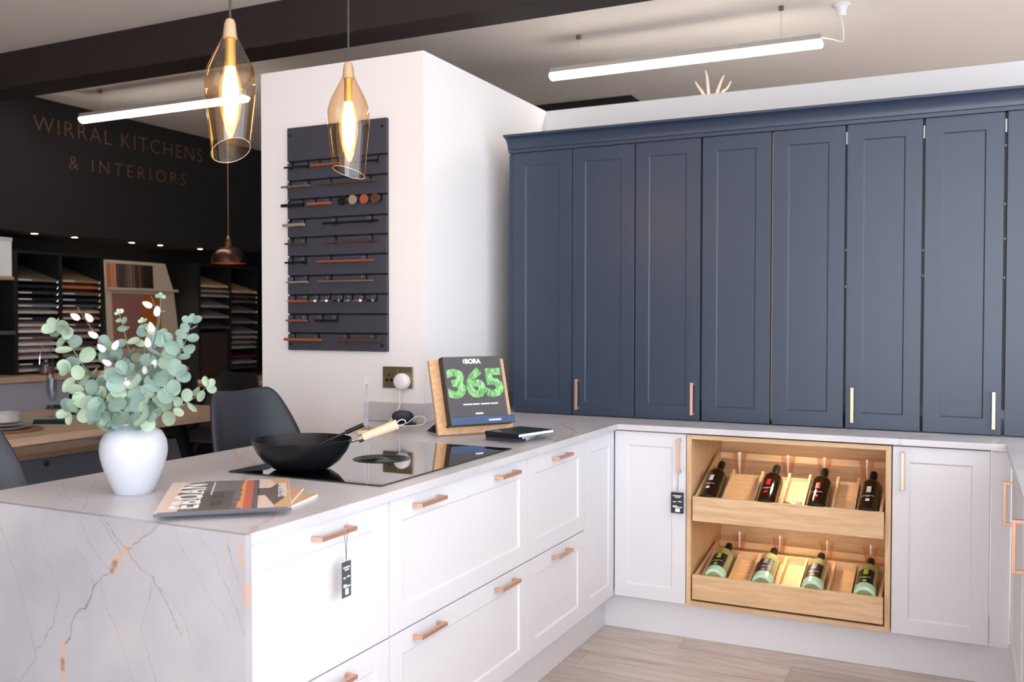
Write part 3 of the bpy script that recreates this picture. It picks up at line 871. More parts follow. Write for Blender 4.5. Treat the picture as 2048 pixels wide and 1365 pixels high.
# ================================================================== STUB WALL: HANDLE BOARD
hb = thing('handle_display_board', 'charcoal slatted wall board full of sample handles', 'display board', (-1.2, -.345, 1.2135))
hx0, hx1, hz0, hz1 = -1.4755, -.929, 1.2135, 2.240
MB().box(hx0+.001, hx1-.001, -.353, -.3445, hz0, hz1).build('backing', BOARD_D, hb)
gz = [2.083, 1.995, 1.909, 1.8185, 1.733, 1.6465, 1.557, 1.469, 1.380, 1.293]
edges = [hz1] + gz + [hz0]
for i in range(len(edges)-1):
    top = edges[i] - (.006 if i else 0)
    bot = edges[i+1] + (.003 if i < len(edges)-2 else 0)
    MB().box(hx0, hx1, -.364, -.3532, bot, top).build('slat', BOARD_M, hb, bevel=.001)
for sx in (hx0+.017, hx1-.022):
    for sz in (2.205, 1.24):
        MB().cyl((sx, -.3642, sz), (sx, -.3665, sz), .0055, n=14).build('screw', BLACK_M, hb)

def clip(parent, x, z):
    """clear acrylic hook that hangs from a groove and carries a handle"""
    mb = MB()
    for d in (-.007, .007):
        mb.tube([(x+d, -.3660, z+.002), (x+d, -.372, z+.002), (x+d, -.384, z-.006), (x+d, -.386, z-.03), (x+d, -.380, z-.037)], .0012, 6)
    mb.box(x-.007, x+.007, -.3660, -.3648, z-.033, z)
    return mb.build('clip', ACRYLIC, parent)

def sx_(u): return -1.4755 + (u-575)/198*.546
names = {'k': BLACK_M, 'c': COPPER_D, 'b': BRONZE, 'n': BROWN_M, 't': TAUPE_M, 's': CHROME, 'l': PALE_WOOD}
cname = {'k': 'black', 'c': 'copper', 'b': 'bronze', 'n': 'brown', 't': 'taupe', 's': 'chrome'}
rows = {0: [('k', 577, 628, .0045), ('c', 632, 690, .005), ('k', 720, 765, .0045)],
        1: [('b', 571, 631, .0045), ('n', 643, 765, .0045)],
        2: [('k', 571, 616, .0075), ('c', 625, 673, .0075)],
        3: [('t', 574, 619, .007), ('k', 656, 765, .005)],
        4: [('n', 578, 621, .0045), ('n', 655, 766, .004)],
        5: [('k', 578, 621, .0045), ('c', 645, 755, .005)],
        6: [('t', 580, 626, .004), ('b', 646, 754, .0045)],
        7: [('c', 584, 625, .0055)],
        8: [('c', 580, 624, .0045), ('k', 640, 685, .005)],
        9: [('c', 576, 653, .0065), ('n', 684, 766, .0065)]}
ordn = ('first', 'second', 'third', 'fourth', 'fifth', 'sixth', 'seventh', 'eighth', 'ninth', 'tenth')
for r, items in rows.items():
    for k, (cc, ua, ub, rad) in enumerate(items):
        xa, xb = sx_(ua), sx_(ub)
        z = gz[r]-.030
        where = ('left', 'middle', 'right')[k] if len(items) == 3 else (('left', 'right')[k] if len(items) == 2 else 'left')
        if r == 8 and k == 1: where = 'middle'
        t = thing('pull_bar_sample', f'{"long" if ub-ua > 70 else "short"} {cname[cc]} bar handle, {where} of the {ordn[r]} row on the handle board', 'handle sample', ((xa+xb)/2, -.375, z), group='sample handles on the board')
        MB().cyl((xa, -.394, z), (xb, -.394, z), rad, n=14).build('bar', names[cc], t, bevel=.0008)
        q = (xb-xa)*.18
        for xx in (xa+q, xb-q):
            MB().cyl((xx, -.3665, z-.004), (xx, -.394, z-.002), .0035, n=10).build('post', names[cc], t)
            clip(t, xx, gz[r])
# round and T-shaped sample knobs
for u, cc in ((693, 'k'), (714, 't'), (736, 'c'), (757, 'n')):
    x, z = sx_(u), gz[2]-.022
    t = thing('knob_sample', f'round {cname[cc] if cc != "k" else "matt black"} disc knob on the third row of the handle board', 'knob sample', (x, -.375, z), group='sample knobs on the board')
    MB().cyl((x, -.366, z), (x, -.385, z), .006, n=12).build('post', names[cc], t)
    MB().cyl((x, -.385, z), (x, -.391, z), .0215, n=28).build('disc', names[cc], t, bevel=.001)
    clip(t, x+.018, gz[2])
for u, cc, w in ((640, 'c', .030), (663, 'b', .030), (688, 'k', .030), (707, 's', .022), (730, 'c', .030), (754, 'k', .034)):
    x, z = sx_(u), gz[7]-.030
    pl = {640: 'next to the copper bar', 663: 'second along', 688: 'in the middle', 707: 'fourth along', 730: 'second from the right edge', 754: 'at the right edge'}[u]
    t = thing('knob_sample', f'{cname[cc]} T-bar knob {pl} on the eighth row of the handle board', 'knob sample', (x, -.375, z), group='sample knobs on the board')
    MB().cyl((x, -.366, z), (x, -.393, z), .0042, n=12).build('post', CHROME if cc != 'k' else BLACK_M, t)
    MB().cyl((x-w, -.394, z), (x+w*.35, -.394, z), .0045, n=12).build('bar', names[cc], t)
    MB().lathe([(0, .006), (.006, .004), (.0075, 0), (.006, -.004), (0, -.006)], (x+.004, -.400, z), 14).build('finial', PLASTIC_W if cc in 'bc' else CHROME, t)
    clip(t, x, gz[7])

# ---- socket, charger and cable
sk = thing('wall_socket', 'bronze double wall socket with a charger plugged in', 'socket', (-.8815, -.3445, 1.10))
pm = plain('bronze_plate', (150, 134, 108), .38, .85)
MB().box(-.9595, -.8035, -.352, -.3445, 1.053, 1.148).build('plate', pm, sk, bevel=.003)
MB().box(-.899, -.877, -.3555, -.3522, 1.116, 1.136).build('switch', pm, sk, bevel=.0015)
for xx in (-.935, -.912):
    MB().cyl((xx, -.3522, 1.088), (xx, -.3535, 1.088), .0075, n=14).build('pin_hole', BLACK_M, sk)
MB().box(-.929, -.919, -.3535, -.3522, 1.108, 1.114).build('pin_hole', BLACK_M, sk)
ch = thing('charger', 'round white plug-in charger on the bronze socket', 'charger', (-.847, -.3525, 1.09))
Mx = Matrix.Rotation(math.radians(90), 3, 'X')
MB().lathe([(0, 0), (.034, 0), (.036, .006), (.036, .026), (.033, .034), (.026, .038), (0, .039)], (-.847, -.353, 1.085), 36, M=Mx).build('body', PLASTIC_W, ch)
sp = thing('smart_speaker', 'small dark round speaker by the upstand, white cable wrapped round it', 'speaker', (-.775, -.475, WT1))
tilt = Matrix.Rotation(math.radians(-22), 3, rgt) 
MB().lathe([(0, -.022), (.03, -.021), (.042, -.012), (.047, 0), (.044, .012), (.034, .020), (0, .024)], (-.775, -.475, .908+.035), 40, M=tilt).build('body', PLASTIC_D, sp)
MB().lathe([(0, 0), (.04, 0), (.044, .006), (.03, .012), (0, .012)], (-.765, -.462, .9085), 32).build('foot', PLASTIC_D, sp)
cb = [(-.843, -.392, 1.05), (-.845, -.395, 1.02), (-.842, -.393, .99), (-.848, -.40, .965), (-.857, -.41, .945), (-.862, -.43, .925), (-.85, -.47, .9125),
      (-.82, -.515, .911), (-.77, -.528, .911), (-.72, -.505, .911), (-.695, -.455, .913), (-.690, -.43, .925), (-.70, -.43, .942), (-.722, -.455, .945), (-.735, -.495, .925), (-.76, -.525, .914), (-.81, -.52, .914), (-.845, -.475, .913)]
tag(MB().tube(spline(cb, 6), .0022, 8).build('charging_cable', CORD_W), 'white cable looping from the charger down to the speaker', 'cable')

# ---- acrylic menu holder seen edge-on
dv = Vector((-.57, .82, 0)).normalized(); dn = Vector((.82, .57, 0)).normalized()
mh = thing('menu_holder', 'clear upright acrylic holder in an oak block beside the hob', 'menu holder', (-.745, -.76, WT1))
c0 = Vector((-.752, -.77, WT1+.0005))
MB().obox(c0 - dv*.06 - dn*.035, dv*.12, dn*.07, Zv*.018).build('base_block', OAK, mh, bevel=.001)
MB().obox(c0 - dv*.05 - dn*.006 + Zv*.0185, dv*.10, dn*.0035, Zv*.215).build('sheet', ACRYLIC, mh)
MB().obox(c0 - dv*.05 + dn*.002 + Zv*.0185, dv*.10, dn*.0035, Zv*.205).build('sheet', ACRYLIC, mh)
MB().obox(c0 - dv*.048 - dn*.0022 + Zv*.0187, dv*.096, dn*.004, Zv*.17).build('card', plain('menu_card', (168, 166, 172), .6), mh)

# ================================================================== ON THE WORKTOP
# ---- hob with central downdraught vent
hob = thing('induction_hob', 'black glass induction hob with a round vent in the middle', 'hob', (-.306, -1.33, WT1))
MB().box(-.572, -.040, -1.728, -.930, WT1+.0003, WT1+.0045).build('glass', HOB, hob, bevel=.0008)
vc = Vector((-.306, -1.331, WT1+.0047))
vent = MB().lathe([(0, 0), (.088, 0), (.090, .0006), (.088, .0014), (.080, .0014), (.078, .0004), (0, .0004)], vc, 48).build('vent', HOB_RIM, hob)
for k in range(4):
    r = .070-.013*k
    MB().lathe([(r-.0045, .0006), (r-.004, .0024), (r, .0030), (r+.0006, .0006)], vc, 48).build('vent_ring', HOB_RIM, vent)
MB().lathe([(0, .0028), (.022, .0024), (.026, .0006)], vc, 32).build('vent_cap', HOB_RIM, vent)

# ---- wok with beech handle, and the utensil in it
wc = Vector((-.405, -1.600, WT1+.005))
wk = thing('wok', 'black iron wok with a pale beech handle on the hob', 'wok', tuple(wc))
wprof = [(0, 0), (.066, 0), (.085, .006), (.110, .024), (.130, .050), (.142, .075), (.1455, .088), (.1445, .0885), (.140, .076), (.128, .052), (.108, .027), (.084, .0095), (.066, .0045), (0, .0045)]
MB().lathe(wprof, wc, 64).build('bowl', WOK, wk)
hd = Vector((.875, .425, 0)).normalized()                        # handle leaves towards the back right
hr = wc + hd*.143 + Zv*.078
hdir = (hd*.93 + Zv*.36).normalized()
MB().tube([hr - hd*.008, hr+hdir*.02, hr+hdir*.035], .004, 8).build('bracket', CHROME, wk)
MB().cyl(hr+hdir*.026, hr+hdir*.04, .011, .0125, 20).build('ferrule', CHROME, wk)
MB().cyl(hr+hdir*.0401, hr+hdir*.150, .0125, .0155, 24).build('grip', PALE_WOOD, wk, bevel=.003)
e = hr+hdir*.150
sv = hdir.cross(Zv).normalized(); uv = sv.cross(hdir)
ring = [e + hdir*(.012+.013*math.cos(a)) + uv*(.009*math.sin(a)) for a in [math.pi*.95 - 2*math.pi*.95*i/14 for i in range(15)]]
MB().tube(ring, .0016, 8).build('hanging_ring', CHROME, wk)
MB().cyl(wc+hd*.1395+Zv*.074, wc+hd*.134+Zv*.075, .004, n=12).build('rivet', CHROME, wk)
us = thing('spatula', 'slim black spatula resting in the wok', 'utensil', tuple(wc+Zv*.01))
p0 = wc + Vector((.02, -.035, .052)); p1 = wc + hd*.172 + Vector((-.02, .045, .125))
MB().tube([p0, p0.lerp(p1, .5), p0.lerp(p1, .75)], .0042, 8).build('shaft', BLACK_M, us)
MB().tube([p0.lerp(p1, .72), p0.lerp(p1, .86), p1], .0065, 10).build('grip', BLACK_M, us, bevel=.002)
dd = (p0-p1).normalized(); ss = dd.cross(Zv).normalized()
MB().obox(p0 - ss*.03, ss*.06, dd*.055, dd.cross(ss)*.002).build('blade', BLACK_M, us)

# ---- book stand, book and the three small books
A = Vector((-.4411, -.7452, WT1+.0052)); eb = Vector((.553, .833, 0)).normalized(); nb = Vector((-.833, .553, 0)).normalized()
tl = math.radians(17); wv = Zv*math.cos(tl) + nb*math.sin(tl); fn = eb.cross(wv).normalized()
if fn.dot(nb) > 0: fn = -fn
bs = thing('book_stand', 'sloping oak book stand on the worktop corner', 'book stand', tuple(A+eb*.16))
MB().obox(A, eb*.332, wv*.297, -fn*.016).build('panel', STAND_WOOD, bs, bevel=.0015)
MB().obox(A+eb*.036+wv*.027, eb*.282, wv*.006, fn*.045).build('ledge', BLACK_M, bs)
led = MB().obox(A+eb*.036+wv*.027+fn*.0455, eb*.282, wv*.030, fn*.004).build('ledge_lip', STRIP_REFLECT, bs, bevel=.0006)
MB().obox(A+eb*.20+wv*.037+fn*.0497, eb*.055, wv*.006, fn*.0003).build('lip_print', PRINT_W, led)
MB().prism([(0, 0), (.13, 0), (.01, .05)], 0, .012, to=lambda p, z: A + eb*(.02+z) - fn*.0165*0 + nb*(p[0]+.019) + Zv*p[1] + nb*.3*p[1]*.98).build('prop', BLACK_M, bs)
bk = thing('cookery_book', 'thick charcoal book with large green 365 on its cover', 'book', tuple(A+eb*.17+wv*.034))
bo = A + eb*.044 + wv*.0335 + fn*.0005
MB().obox(bo+eb*.003+wv*.003, eb*.248, wv*.258, fn*.030).build('pages', PAPER, bk)
MB().obox(bo, eb*.254, wv*.266, fn*.003).build('cover', PRINT_D, bk)
MB().obox(bo+fn*.0305, eb*.254, wv*.266, fn*.003).build('cover', PRINT_D, bk, bevel=.0005)
MB().obox(bo-eb*.003, eb*.003, wv*.266, fn*.0335).build('spine', NAVY_D, bk)
cf = bo + fn*.0337
GREEN_PR = new_mat('green_photo_print')
m, N, L, b = GREEN_PR
geo = N.new('ShaderNodeTexCoord'); nz = N.new('ShaderNodeTexNoise'); nz.inputs['Scale'].default_value = 40; nz.inputs['Distortion'].default_value = 3
mp = N.new('ShaderNodeMapping'); mp.inputs['Scale'].default_value = (1, 1, .25); L.new(geo.outputs['Object'], mp.inputs[0]); L.new(mp.outputs[0], nz.inputs['Vector'])
rp = N.new('ShaderNodeValToRGB'); rp.color_ramp.elements[0].position = .35; rp.color_ramp.elements[0].color = lin((70, 140, 70)); rp.color_ramp.elements[1].position = .7; rp.color_ramp.elements[1].color = lin((160, 220, 150))
L.new(nz.outputs['Fac'], rp.inputs[0]); L.new(rp.outputs[0], b.inputs['Base Color'])
text_part('title_print', '365', .148, m, bk, frame_M(cf+eb*.003+wv*.108, eb, wv) @ Matrix.Diagonal((1.13, 1, 1, 1)), 1.0, .0075, .0003)
text_part('brand_print', 'BORA', .026, PRINT_W, bk, frame_M(cf+eb*.094+wv*.238, eb, wv), 1.0, .0012, .0003)
MB().obox(cf+eb*.086+wv*.239, eb*.002, wv*.016, fn*.0003).obox(cf+eb*.089+wv*.239, eb*.002, wv*.016, fn*.0003).build('brand_mark', PRINT_W, bk)
lb = MB()
for a0, ln in ((.062, .04), (.105, .028), (.139, .04), (.182, .034)): lb.obox(cf+eb*a0+wv*.072, eb*ln, wv*.005, fn*.0003)
lb.obox(cf+eb*.11+wv*.034, eb*.034, wv*.006, fn*.0003)
lb.build('small_print', PRINT_W, bk)

def slab_book(label, o, rot, w, d, z, h, cover, lines=True, cat='book', pages=True, group='small books'):
    t = thing('hardback_book', label, cat, (o[0], o[1], z), math.radians(rot), group)
    MB().box(.0015, w-.001, .0005, d-.001, .0012, h-.0012).build('pages', PAPER, t, local=True)
    mb = MB().box(0, w, 0, d, 0, .0012).box(0, w, 0, d, h-.0012, h).box(0, w, -.0015, .0002, 0, h)
    mb.build('cover', cover, t, local=True)
    if lines: MB().box(.02, .06, .02, .026, h, h+.0002).box(.02, .045, .032, .036, h, h+.0002).build('cover_print', CERAMIC, t, local=True)
    return t
slab_book('bottom of three small dark books by the stand, plum cover', (-.243, -.735), 8, .155, .20, WT1+.0003, .012, PLUM)
slab_book('middle of three small dark books by the stand, navy cover', (-.238, -.745), -4, .155, .20, WT1+.0125, .012, NAVY_D)
slab_book('top of three small dark books by the stand, black cover', (-.228, -.768), -14, .16, .205, WT1+.0248, .012, NAVY_D)

# ---- magazines
TAN_P = plain('print_tan', (204, 166, 128), .4)
PINK_P = plain('print_blush', (224, 200, 188), .4)
def magazine(label, o, rot, w, d, z, h, cover):
    t = thing('magazine', label, 'magazine', (o[0], o[1], z), math.radians(rot), 'magazines on the worktop')
    MB().box(0, w, 0, d, 0, h-.0006).build('pages', PAPER, t, local=True)
    MB().box(-.0006, w+.0006, -.0006, d+.0006, h-.0006, h).build('cover', cover, t, local=True)
    return t
magazine('bottom magazine of the fanned pile, tan cover corner showing', (-.109-.242+.04, -1.909-.0625-.155), 14.5, .25, .16, WT1+.0003, .0065, TAN_P)
magazine('middle magazine of the fanned pile, tan cover edge showing', (-.176-.2175+.0985, -1.88-.123-.174), 29.5, .25, .20, WT1+.0070, .0055, TAN_P)
mw, md, mh_ = .295, .405, .0065
tm = magazine('top magazine of the pile with grey townhouse and red stripe cover', (-.240, -2.316), 40.3, mw, md, WT1+.0127, mh_, PINK_P)
MB().box(-.0006, mw+.0006, -.0012, .0, 0, mh_).build('spine', plain('spine_print', (70, 72, 88), .4), tm, local=True)
def pr(name, polys, rgb, lift=.0002, rough=.35, vary=.0):
    mb = MB()
    for q in polys:
        mb.add([(a*mw, b*md, mh_+lift) for a, b in q], [tuple(range(len(q)))])
    return mb.build(name, plain('print_'+name, rgb, rough, vary=vary, vscale=60), tm, local=True)
R4 = lambda a0, a1, b0, b1: [(a0, b0), (a1, b0), (a1, b1), (a0, b1)]
pr('facade_print', [R4(.16, .62, .03, .97)], (112, 108, 112), .0002, vary=.45)
pr('tree_print', [[(.10, .50), (.16, .42), (.2, .6), (.19, .98), (.12, .9)], [(.27, .90), (.35, .97), (.45, .90), (.56, .985), (.62, .93), (.62, .99), (.27, .995)]], (110, 104, 98), .0004, vary=.5)
pr('door_print', [R4(.27, .55, .05, .62)], (84, 78, 76), .0004, vary=.3)
for q in (R4(.385, .42, .16, .30), R4(.435, .47, .16, .30), R4(.385, .42, .40, .54), R4(.435, .47, .40, .54)): pr('window_print', [q], (52, 50, 52), .0006)
pr('lamp_print', [R4(.285, .297, .10, .66), R4(.36, .372, .50, .95)], (236, 236, 240), .0006)
pr('orange_print', [[(.585, .06), (.635, .06), (.635, .95), (.615, .95), (.60, .70), (.615, .62), (.60, .55), (.615, .46), (.60, .38), (.615, .30), (.59, .25)]], (230, 158, 82), .0006)
pr('red_print', [R4(.635, .70, .03, .97)], (198, 100, 76), .0006)
pr('grey_band_print', [R4(.70, .745, .03, .97)], (96, 94, 100), .0006)
pr('tan_print', [[(.86, .02), (.995, .02), (.995, .985), (.84, .985), (.93, .6)]], (214, 172, 128), .0003, vary=.12)
pr('funnel_print', [[(.74, .42), (.80, .42), (.87, .10), (.95, .30), (.93, .72), (.90, .80), (.84, .66), (.74, .66)]], (98, 84, 82), .0006, vary=.25)
pr('foot_print', [R4(.02, .97, .005, .03)], (120, 122, 132), .0006)
text_part('masthead_print', 'EBOAN', .088, PRINT_W, tm, WM[tm.name] @ frame_M((.088, .04, mh_+.0008), (0, 1, 0), (-1, 0, 0)), 1.2, .0022, .0001)
text_part('masthead_print', 'THE JOURNAL', .030, PRINT_W, tm, WM[tm.name] @ frame_M((.287, .14, mh_+.0008), (0, 1, 0), (-1, 0, 0)), 1.0, 0, .0001)

# ---- swing tags
def swing_tag(label, top, along, n, w, h, mat, hook):
    top, a, n = Vector(top), Vector(along), Vector(n)
    t = thing('swing_tag', label, 'tag', tuple(top), group='price tags on handles')
    o = top - a*w/2 - Zv*h
    MB().obox(o, a*w, Zv*h, n*.0012).build('card', mat, t)
    q = o + n*.0014
    mb = MB()
    for x0, x1, z in ((.15, .85, .82), (.3, .75, .75), (.15, .42, .53), (.55, .85, .55), (.15, .5, .33), (.15, .9, .28)):
        mb.obox(q+a*w*x0+Zv*h*z, a*w*(x1-x0), Zv*h*.035, n*.0003)
    mb.build('small_print', PRINT_W, t)
    MB().obox(q+a*w*.35+Zv*h*.07, a*w*.36, Zv*h*.17, n*.0003).build('white_square', PRINT_W, t)
    hk = Vector(hook)
    MB().tube([top-Zv*.006+n*.0006, top.lerp(hk, .5)+a*.002, hk+n*.006], .0007, 6).tube([top-Zv*.006+n*.0006, top.lerp(hk, .5)-a*.002, hk-n*.006], .0007, 6).build('string', CORD_K, t)
    return t
swing_tag('grey swing tag hanging from the front drawer handle', (.0265, -1.975, .774), Y, X, .036, .086, TAG_D, (.0265, -1.975, .852))
swing_tag('dark swing tag hanging from the handle left of the wine cabinet', (.287, -.0265, .636), X, -Y, .054, .088, TAG_K, (.290, -.0265, .718))

# ================================================================== VASE AND STEMS
vx, vy = -.566, -2.076
vz = WT1+.0005
vs = thing('vase', 'round white ceramic vase on the near end of the worktop', 'vase', (vx, vy, vz))
MB().lathe([(0, 0), (.047, 0), (.0485, .003), (.0595, .03), (.0735, .065), (.081, .093), (.0832, .112), (.080, .136), (.069, .157), (.050, .170), (.038, .1735), (.036, .176), (.0375, .180), (.036, .182), (.0335, .179), (.034, .172), (.05, .160), (.07, .13), (.06, .05), (.044, .006), (0, .006)], (vx, vy, vz), 56).build('body', VASE_M, vs)

def leaf_mesh(name, mat):
    n, vs_, fs = 12, [], []
    vs_.append((.5, 0, -.05))
    for ring, k in ((.55, -.03), (1.0, .03)):
        for i in range(n):
            a = 2*math.pi*i/n
            x = .5 - .5*math.cos(a)*ring; y = .43*math.sin(a)*ring*(1-.12*math.cos(a))
            vs_.append((x, y, k + .10*abs(y)*ring))
    for i in range(n):
        j = (i+1) % n
        fs += [(0, 1+i, 1+j), (1+i, 1+n+i, 1+n+j, 1+j)]
    me = bpy.data.meshes.new(name)
    me.from_pydata(vs_, [], fs); me.materials.append(mat)
    me.polygons.foreach_set('use_smooth', [True]*len(fs))
    return me
LM = [leaf_mesh('leaf', LEAF_A), leaf_mesh('leaf', LEAF_B)]
Rv = Vector((math.cos(yaw), math.sin(yaw), 0)); Dv = Vector((-math.sin(yaw), math.cos(yaw), 0))
mouth = Vector((vx, vy, vz+.178))
rng = random.Random(21)

def put_leaf(root, p, d, nrm, size, mi):
    """leaf with its base at p, growing along d, its face towards nrm"""
    d = d.normalized(); z = (nrm - d*nrm.dot(d))
    z = z.normalized() if z.length > 1e-3 else d.orthogonal().normalized()
    y = z.cross(d)
    o = bpy.data.objects.new('leaf', LM[mi]); COL.objects.link(o); o.parent = root
    W = Matrix(((d.x, y.x, z.x, p.x), (d.y, y.y, z.y, p.y), (d.z, y.z, z.z, p.z), (0, 0, 0, 1)))
    o.matrix_local = WM[root.name].inverted() @ W @ Matrix.Diagonal((size, size*rng.uniform(.85, 1.05), size, 1))

def spray(label, pts, n_nodes, s0, s1, mi=0, start=.3, flat=.5):
    """pts = (right, depth, height) from the vase mouth"""
    P = [mouth + Vector((0, 0, -.11)) + Rv*pts[0][0]*.1] + [mouth + Rv*a + Dv*b + Zv*c for a, b, c in pts]
    C = spline(P, 8)
    root = MB().tube(C, .0022, 6, taper=.4).build('eucalyptus_stem', STEM_G, bouquet)
    root['label'] = label
    m = len(C)-1
    for k in range(n_nodes):
        t = start + (1-start)*k/max(1, n_nodes-1)
        i = min(m-1, int(t*m)); fr = t*m-i
        p = C[i].lerp(C[i+1], fr); d = (C[i+1]-C[i]).normalized()
        size = s0 + (s1-s0)*k/max(1, n_nodes-1)
        a0 = rng.uniform(0, math.pi) if k % 2 else rng.uniform(-.5, .5)
        side = d.cross(-Dv).normalized(); side2 = side.cross(d)
        for sgn in (-1, 1):
            sd = side*math.cos(a0)*sgn + side2*math.sin(a0)*sgn
            ld = sd*.85 + d*rng.uniform(.15, .6) + Vector((0, 0, rng.uniform(-.35, .2)))
            nr = -Dv*rng.uniform(.4, 1) + Zv*rng.uniform(-.1, .7) + Rv*rng.uniform(-.6, .6)
            put_leaf(root, p, ld, nr, size*rng.uniform(.85, 1.15), mi if rng.random() < .8 else 1-mi)
    put_leaf(root, C[-1], (C[-1]-C[-2]), -Dv+Zv*.4, s1*.9, mi)
    return root

bouquet = thing('eucalyptus_bouquet', 'full bunch of sage-green eucalyptus sprays in the white vase', 'foliage', tuple(mouth))
SPR = [
 ('leafy spray reaching furthest out to the upper left', [(-.02, 0, .01), (-.10, .01, .10), (-.165, .01, .20), (-.195, .0, .245)], 9, .048, .036, 1, .28),
 ('leafy spray bending out to the middle left', [(-.02, -.01, .01), (-.09, -.03, .07), (-.15, -.03, .135)], 8, .050, .042, 1, .3),
 ('drooping spray at the lower left over the vase shoulder', [(-.025, -.015, .01), (-.08, -.05, .045), (-.135, -.06, .035)], 7, .046, .038, 1, .35),
 ('upright spray left of the middle with dark sage leaves', [(-.01, 0, .02), (-.045, .02, .12), (-.075, .02, .195)], 8, .050, .040, 0, .35),
 ('thin spray tipped with tiny leaves, left of centre', [(0, .02, .02), (-.025, .05, .15), (-.045, .06, .23), (-.06, .06, .285)], 6, .046, .014, 1, .45),
 ('thin middle spray tipped with tiny leaves', [(0, .02, .02), (.0, .06, .14), (.005, .07, .22), (-.002, .07, .262)], 6, .046, .014, 1, .45),
 ('tallest thin spray with a tiny leafy tip', [(.01, .02, .02), (.03, .05, .15), (.045, .06, .26), (.05, .06, .328)], 5, .044, .014, 1, .35),
 ('full spray right of the middle', [(.01, 0, .02), (.05, -.01, .11), (.085, -.01, .20)], 9, .050, .042, 0, .3),
 ('tall leafy spray at the upper right', [(.02, .01, .02), (.08, .02, .12), (.12, .03, .20), (.14, .03, .262)], 9, .050, .026, 0, .3),
 ('broad spray at the right, mid height', [(.02, -.01, .02), (.07, -.03, .08), (.12, -.03, .125)], 8, .050, .042, 0, .3),
 ('sparse spray reaching far out to the lower right', [(.03, 0, .01), (.08, .0, .03), (.14, .0, .055), (.19, .0, .095)], 5, .036, .030, 1, .5),
 ('low front spray leaning right over the rim', [(.01, -.03, .01), (.04, -.07, .035), (.07, -.09, .03)], 6, .050, .042, 0, .3),
 ('low front spray leaning left over the rim', [(-.01, -.03, .01), (-.03, -.07, .04), (-.045, -.09, .035)], 6, .052, .042, 0, .3),
 ('short spray in the centre front', [(0, -.02, .02), (.005, -.05, .08), (.0, -.06, .13)], 7, .052, .042, 0, .3),
 ('short spray filling the centre back', [(0, .02, .02), (.02, .05, .08), (.03, .06, .15)], 7, .050, .042, 0, .3)]
for lab, pts, nn, s0, s1, mi, st in SPR:
    spray('eucalyptus: '+lab, pts, nn, s0, s1, mi, st)

def willow(label, pts, buds):
    P = [mouth + Vector((0, 0, -.10))] + [mouth + Rv*a + Dv*b + Zv*c for a, b, c in pts]
    root = thing('willow_twig', label, 'foliage', tuple(mouth), group='budded twigs in the vase')
    MB().tube(spline(P, 8), .0021, 6, taper=.5).build('stem', STEM_P, root)
    for a, b, c, da, dc in buds:
        p = mouth + Rv*a + Dv*b + Zv*c
        d = (Rv*da + Zv*dc).normalized()
        q = d.to_track_quat('Z', 'Y').to_matrix()
        MB().lathe([(0, 0), (.006, .003), (.0085, .010), (.0075, .018), (.004, .025), (0, .029)], p, 14, M=q).build('bud', BUD, root)
W1 = [(-.015, 0, .03), (-.03, -.01, .12), (-.06, -.01, .18), (-.105, -.01, .25), (-.137, -.01, .30)]
willow('purple twig with white buds leaning to the upper left', W1,
       [(-.13, -.012, .268, -.5, .3), (-.098, -.012, .262, -.5, .6), (-.085, -.012, .222, -.6, .35), (-.066, -.012, .185, -.5, .5), (-.05, -.012, .15, -.5, .3),
        (-.045, -.014, .19, .3, .6), (-.03, -.014, .12, -.3, .3), (-.032, -.014, .138, .3, .3)])
W2 = [(.02, 0, .03), (.04, -.01, .13), (.055, -.01, .20), (.068, -.01, .27), (.052, -.01, .33)]
willow('purple twig with white buds rising to the upper right', W2,
       [(.055, -.012, .30, -.6, .3), (.066, -.012, .275, .05, .7), (.056, -.012, .235, -.2, .7), (.045, -.012, .195, -.1, .7), (.052, -.012, .14, .3, .7), (.036, -.012, .125, .0, .7), (.01, -.05, .10, -.4, .6)])

# ================================================================== PENDANTS OVER THE PENINSULA
def pendant(label, x, y, ztop, ang):
    t = thing('pendant_lamp', label, 'pendant lamp', (x, y, ztop), group='amber glass pendants')
    c = (x, y, ztop)
    prof = [(.010, 0), (.0155, -.012), (.0172, -.030), (.0195, -.045), (.030, -.068), (.045, -.096), (.058, -.124), (.0655, -.152), (.0665, -.180), (.064, -.212), (.0605, -.245), (.057, -.278), (.0535, -.31), (.050, -.345)]
    n = len(prof)
    cut = lambda th, j: (max(0, (j-9))/(n-10))**1.0 * .026*math.cos(th-ang) if j > 9 else 0
    MB().lathe(prof, c, 48, cut=cut).build('shade', AMBER, t)
    rim = [Vector((x+.050*math.cos(2*math.pi*i/40), y+.050*math.sin(2*math.pi*i/40), ztop-.345+cut(2*math.pi*i/40, n-1))) for i in range(41)]
    MB().tube(rim, .0008, 6).build('rim', plain('glass_rim', (206, 186, 156), .15), t)
    MB().lathe([(0, .002), (.010, 0), (.0145, -.012), (.016, -.03), (.018, -.05), (.012, -.052), (0, -.052)], c, 24).build('cap', plain('frosted_cap', (196, 194, 194), .25), t)
    MB().cyl((x, y, ztop-.052), (x, y, ztop-.125), .0135, n=20).build('lamp_holder', plain('pale_brass', (214, 178, 110), .35, .8), t)
    MB().lathe([(0, -.12), (.011, -.122), (.014, -.14), (.021, -.175), (.021, -.215), (.014, -.255), (.005, -.278), (0, -.28)], c, 24).build('bulb', BULB, t)
    MB().lathe([(.012, -.121), (.018, -.135), (.029, -.175), (.030, -.215), (.022, -.262), (.010, -.292), (0, -.298)], c, 28).build('halo_shell', GLOW, t)  # no real part: bloom of the bulb given as a glowing skin
    MB().cyl((x, y, ztop+.002), (x, y, ZC-.02), .0032, n=8).build('flex', CORD_K, t)
    MB().cyl((x, y, ZC-.02), (x, y, ZC-.0005), .05, n=24).build('ceiling_rose', CORD_K, t)
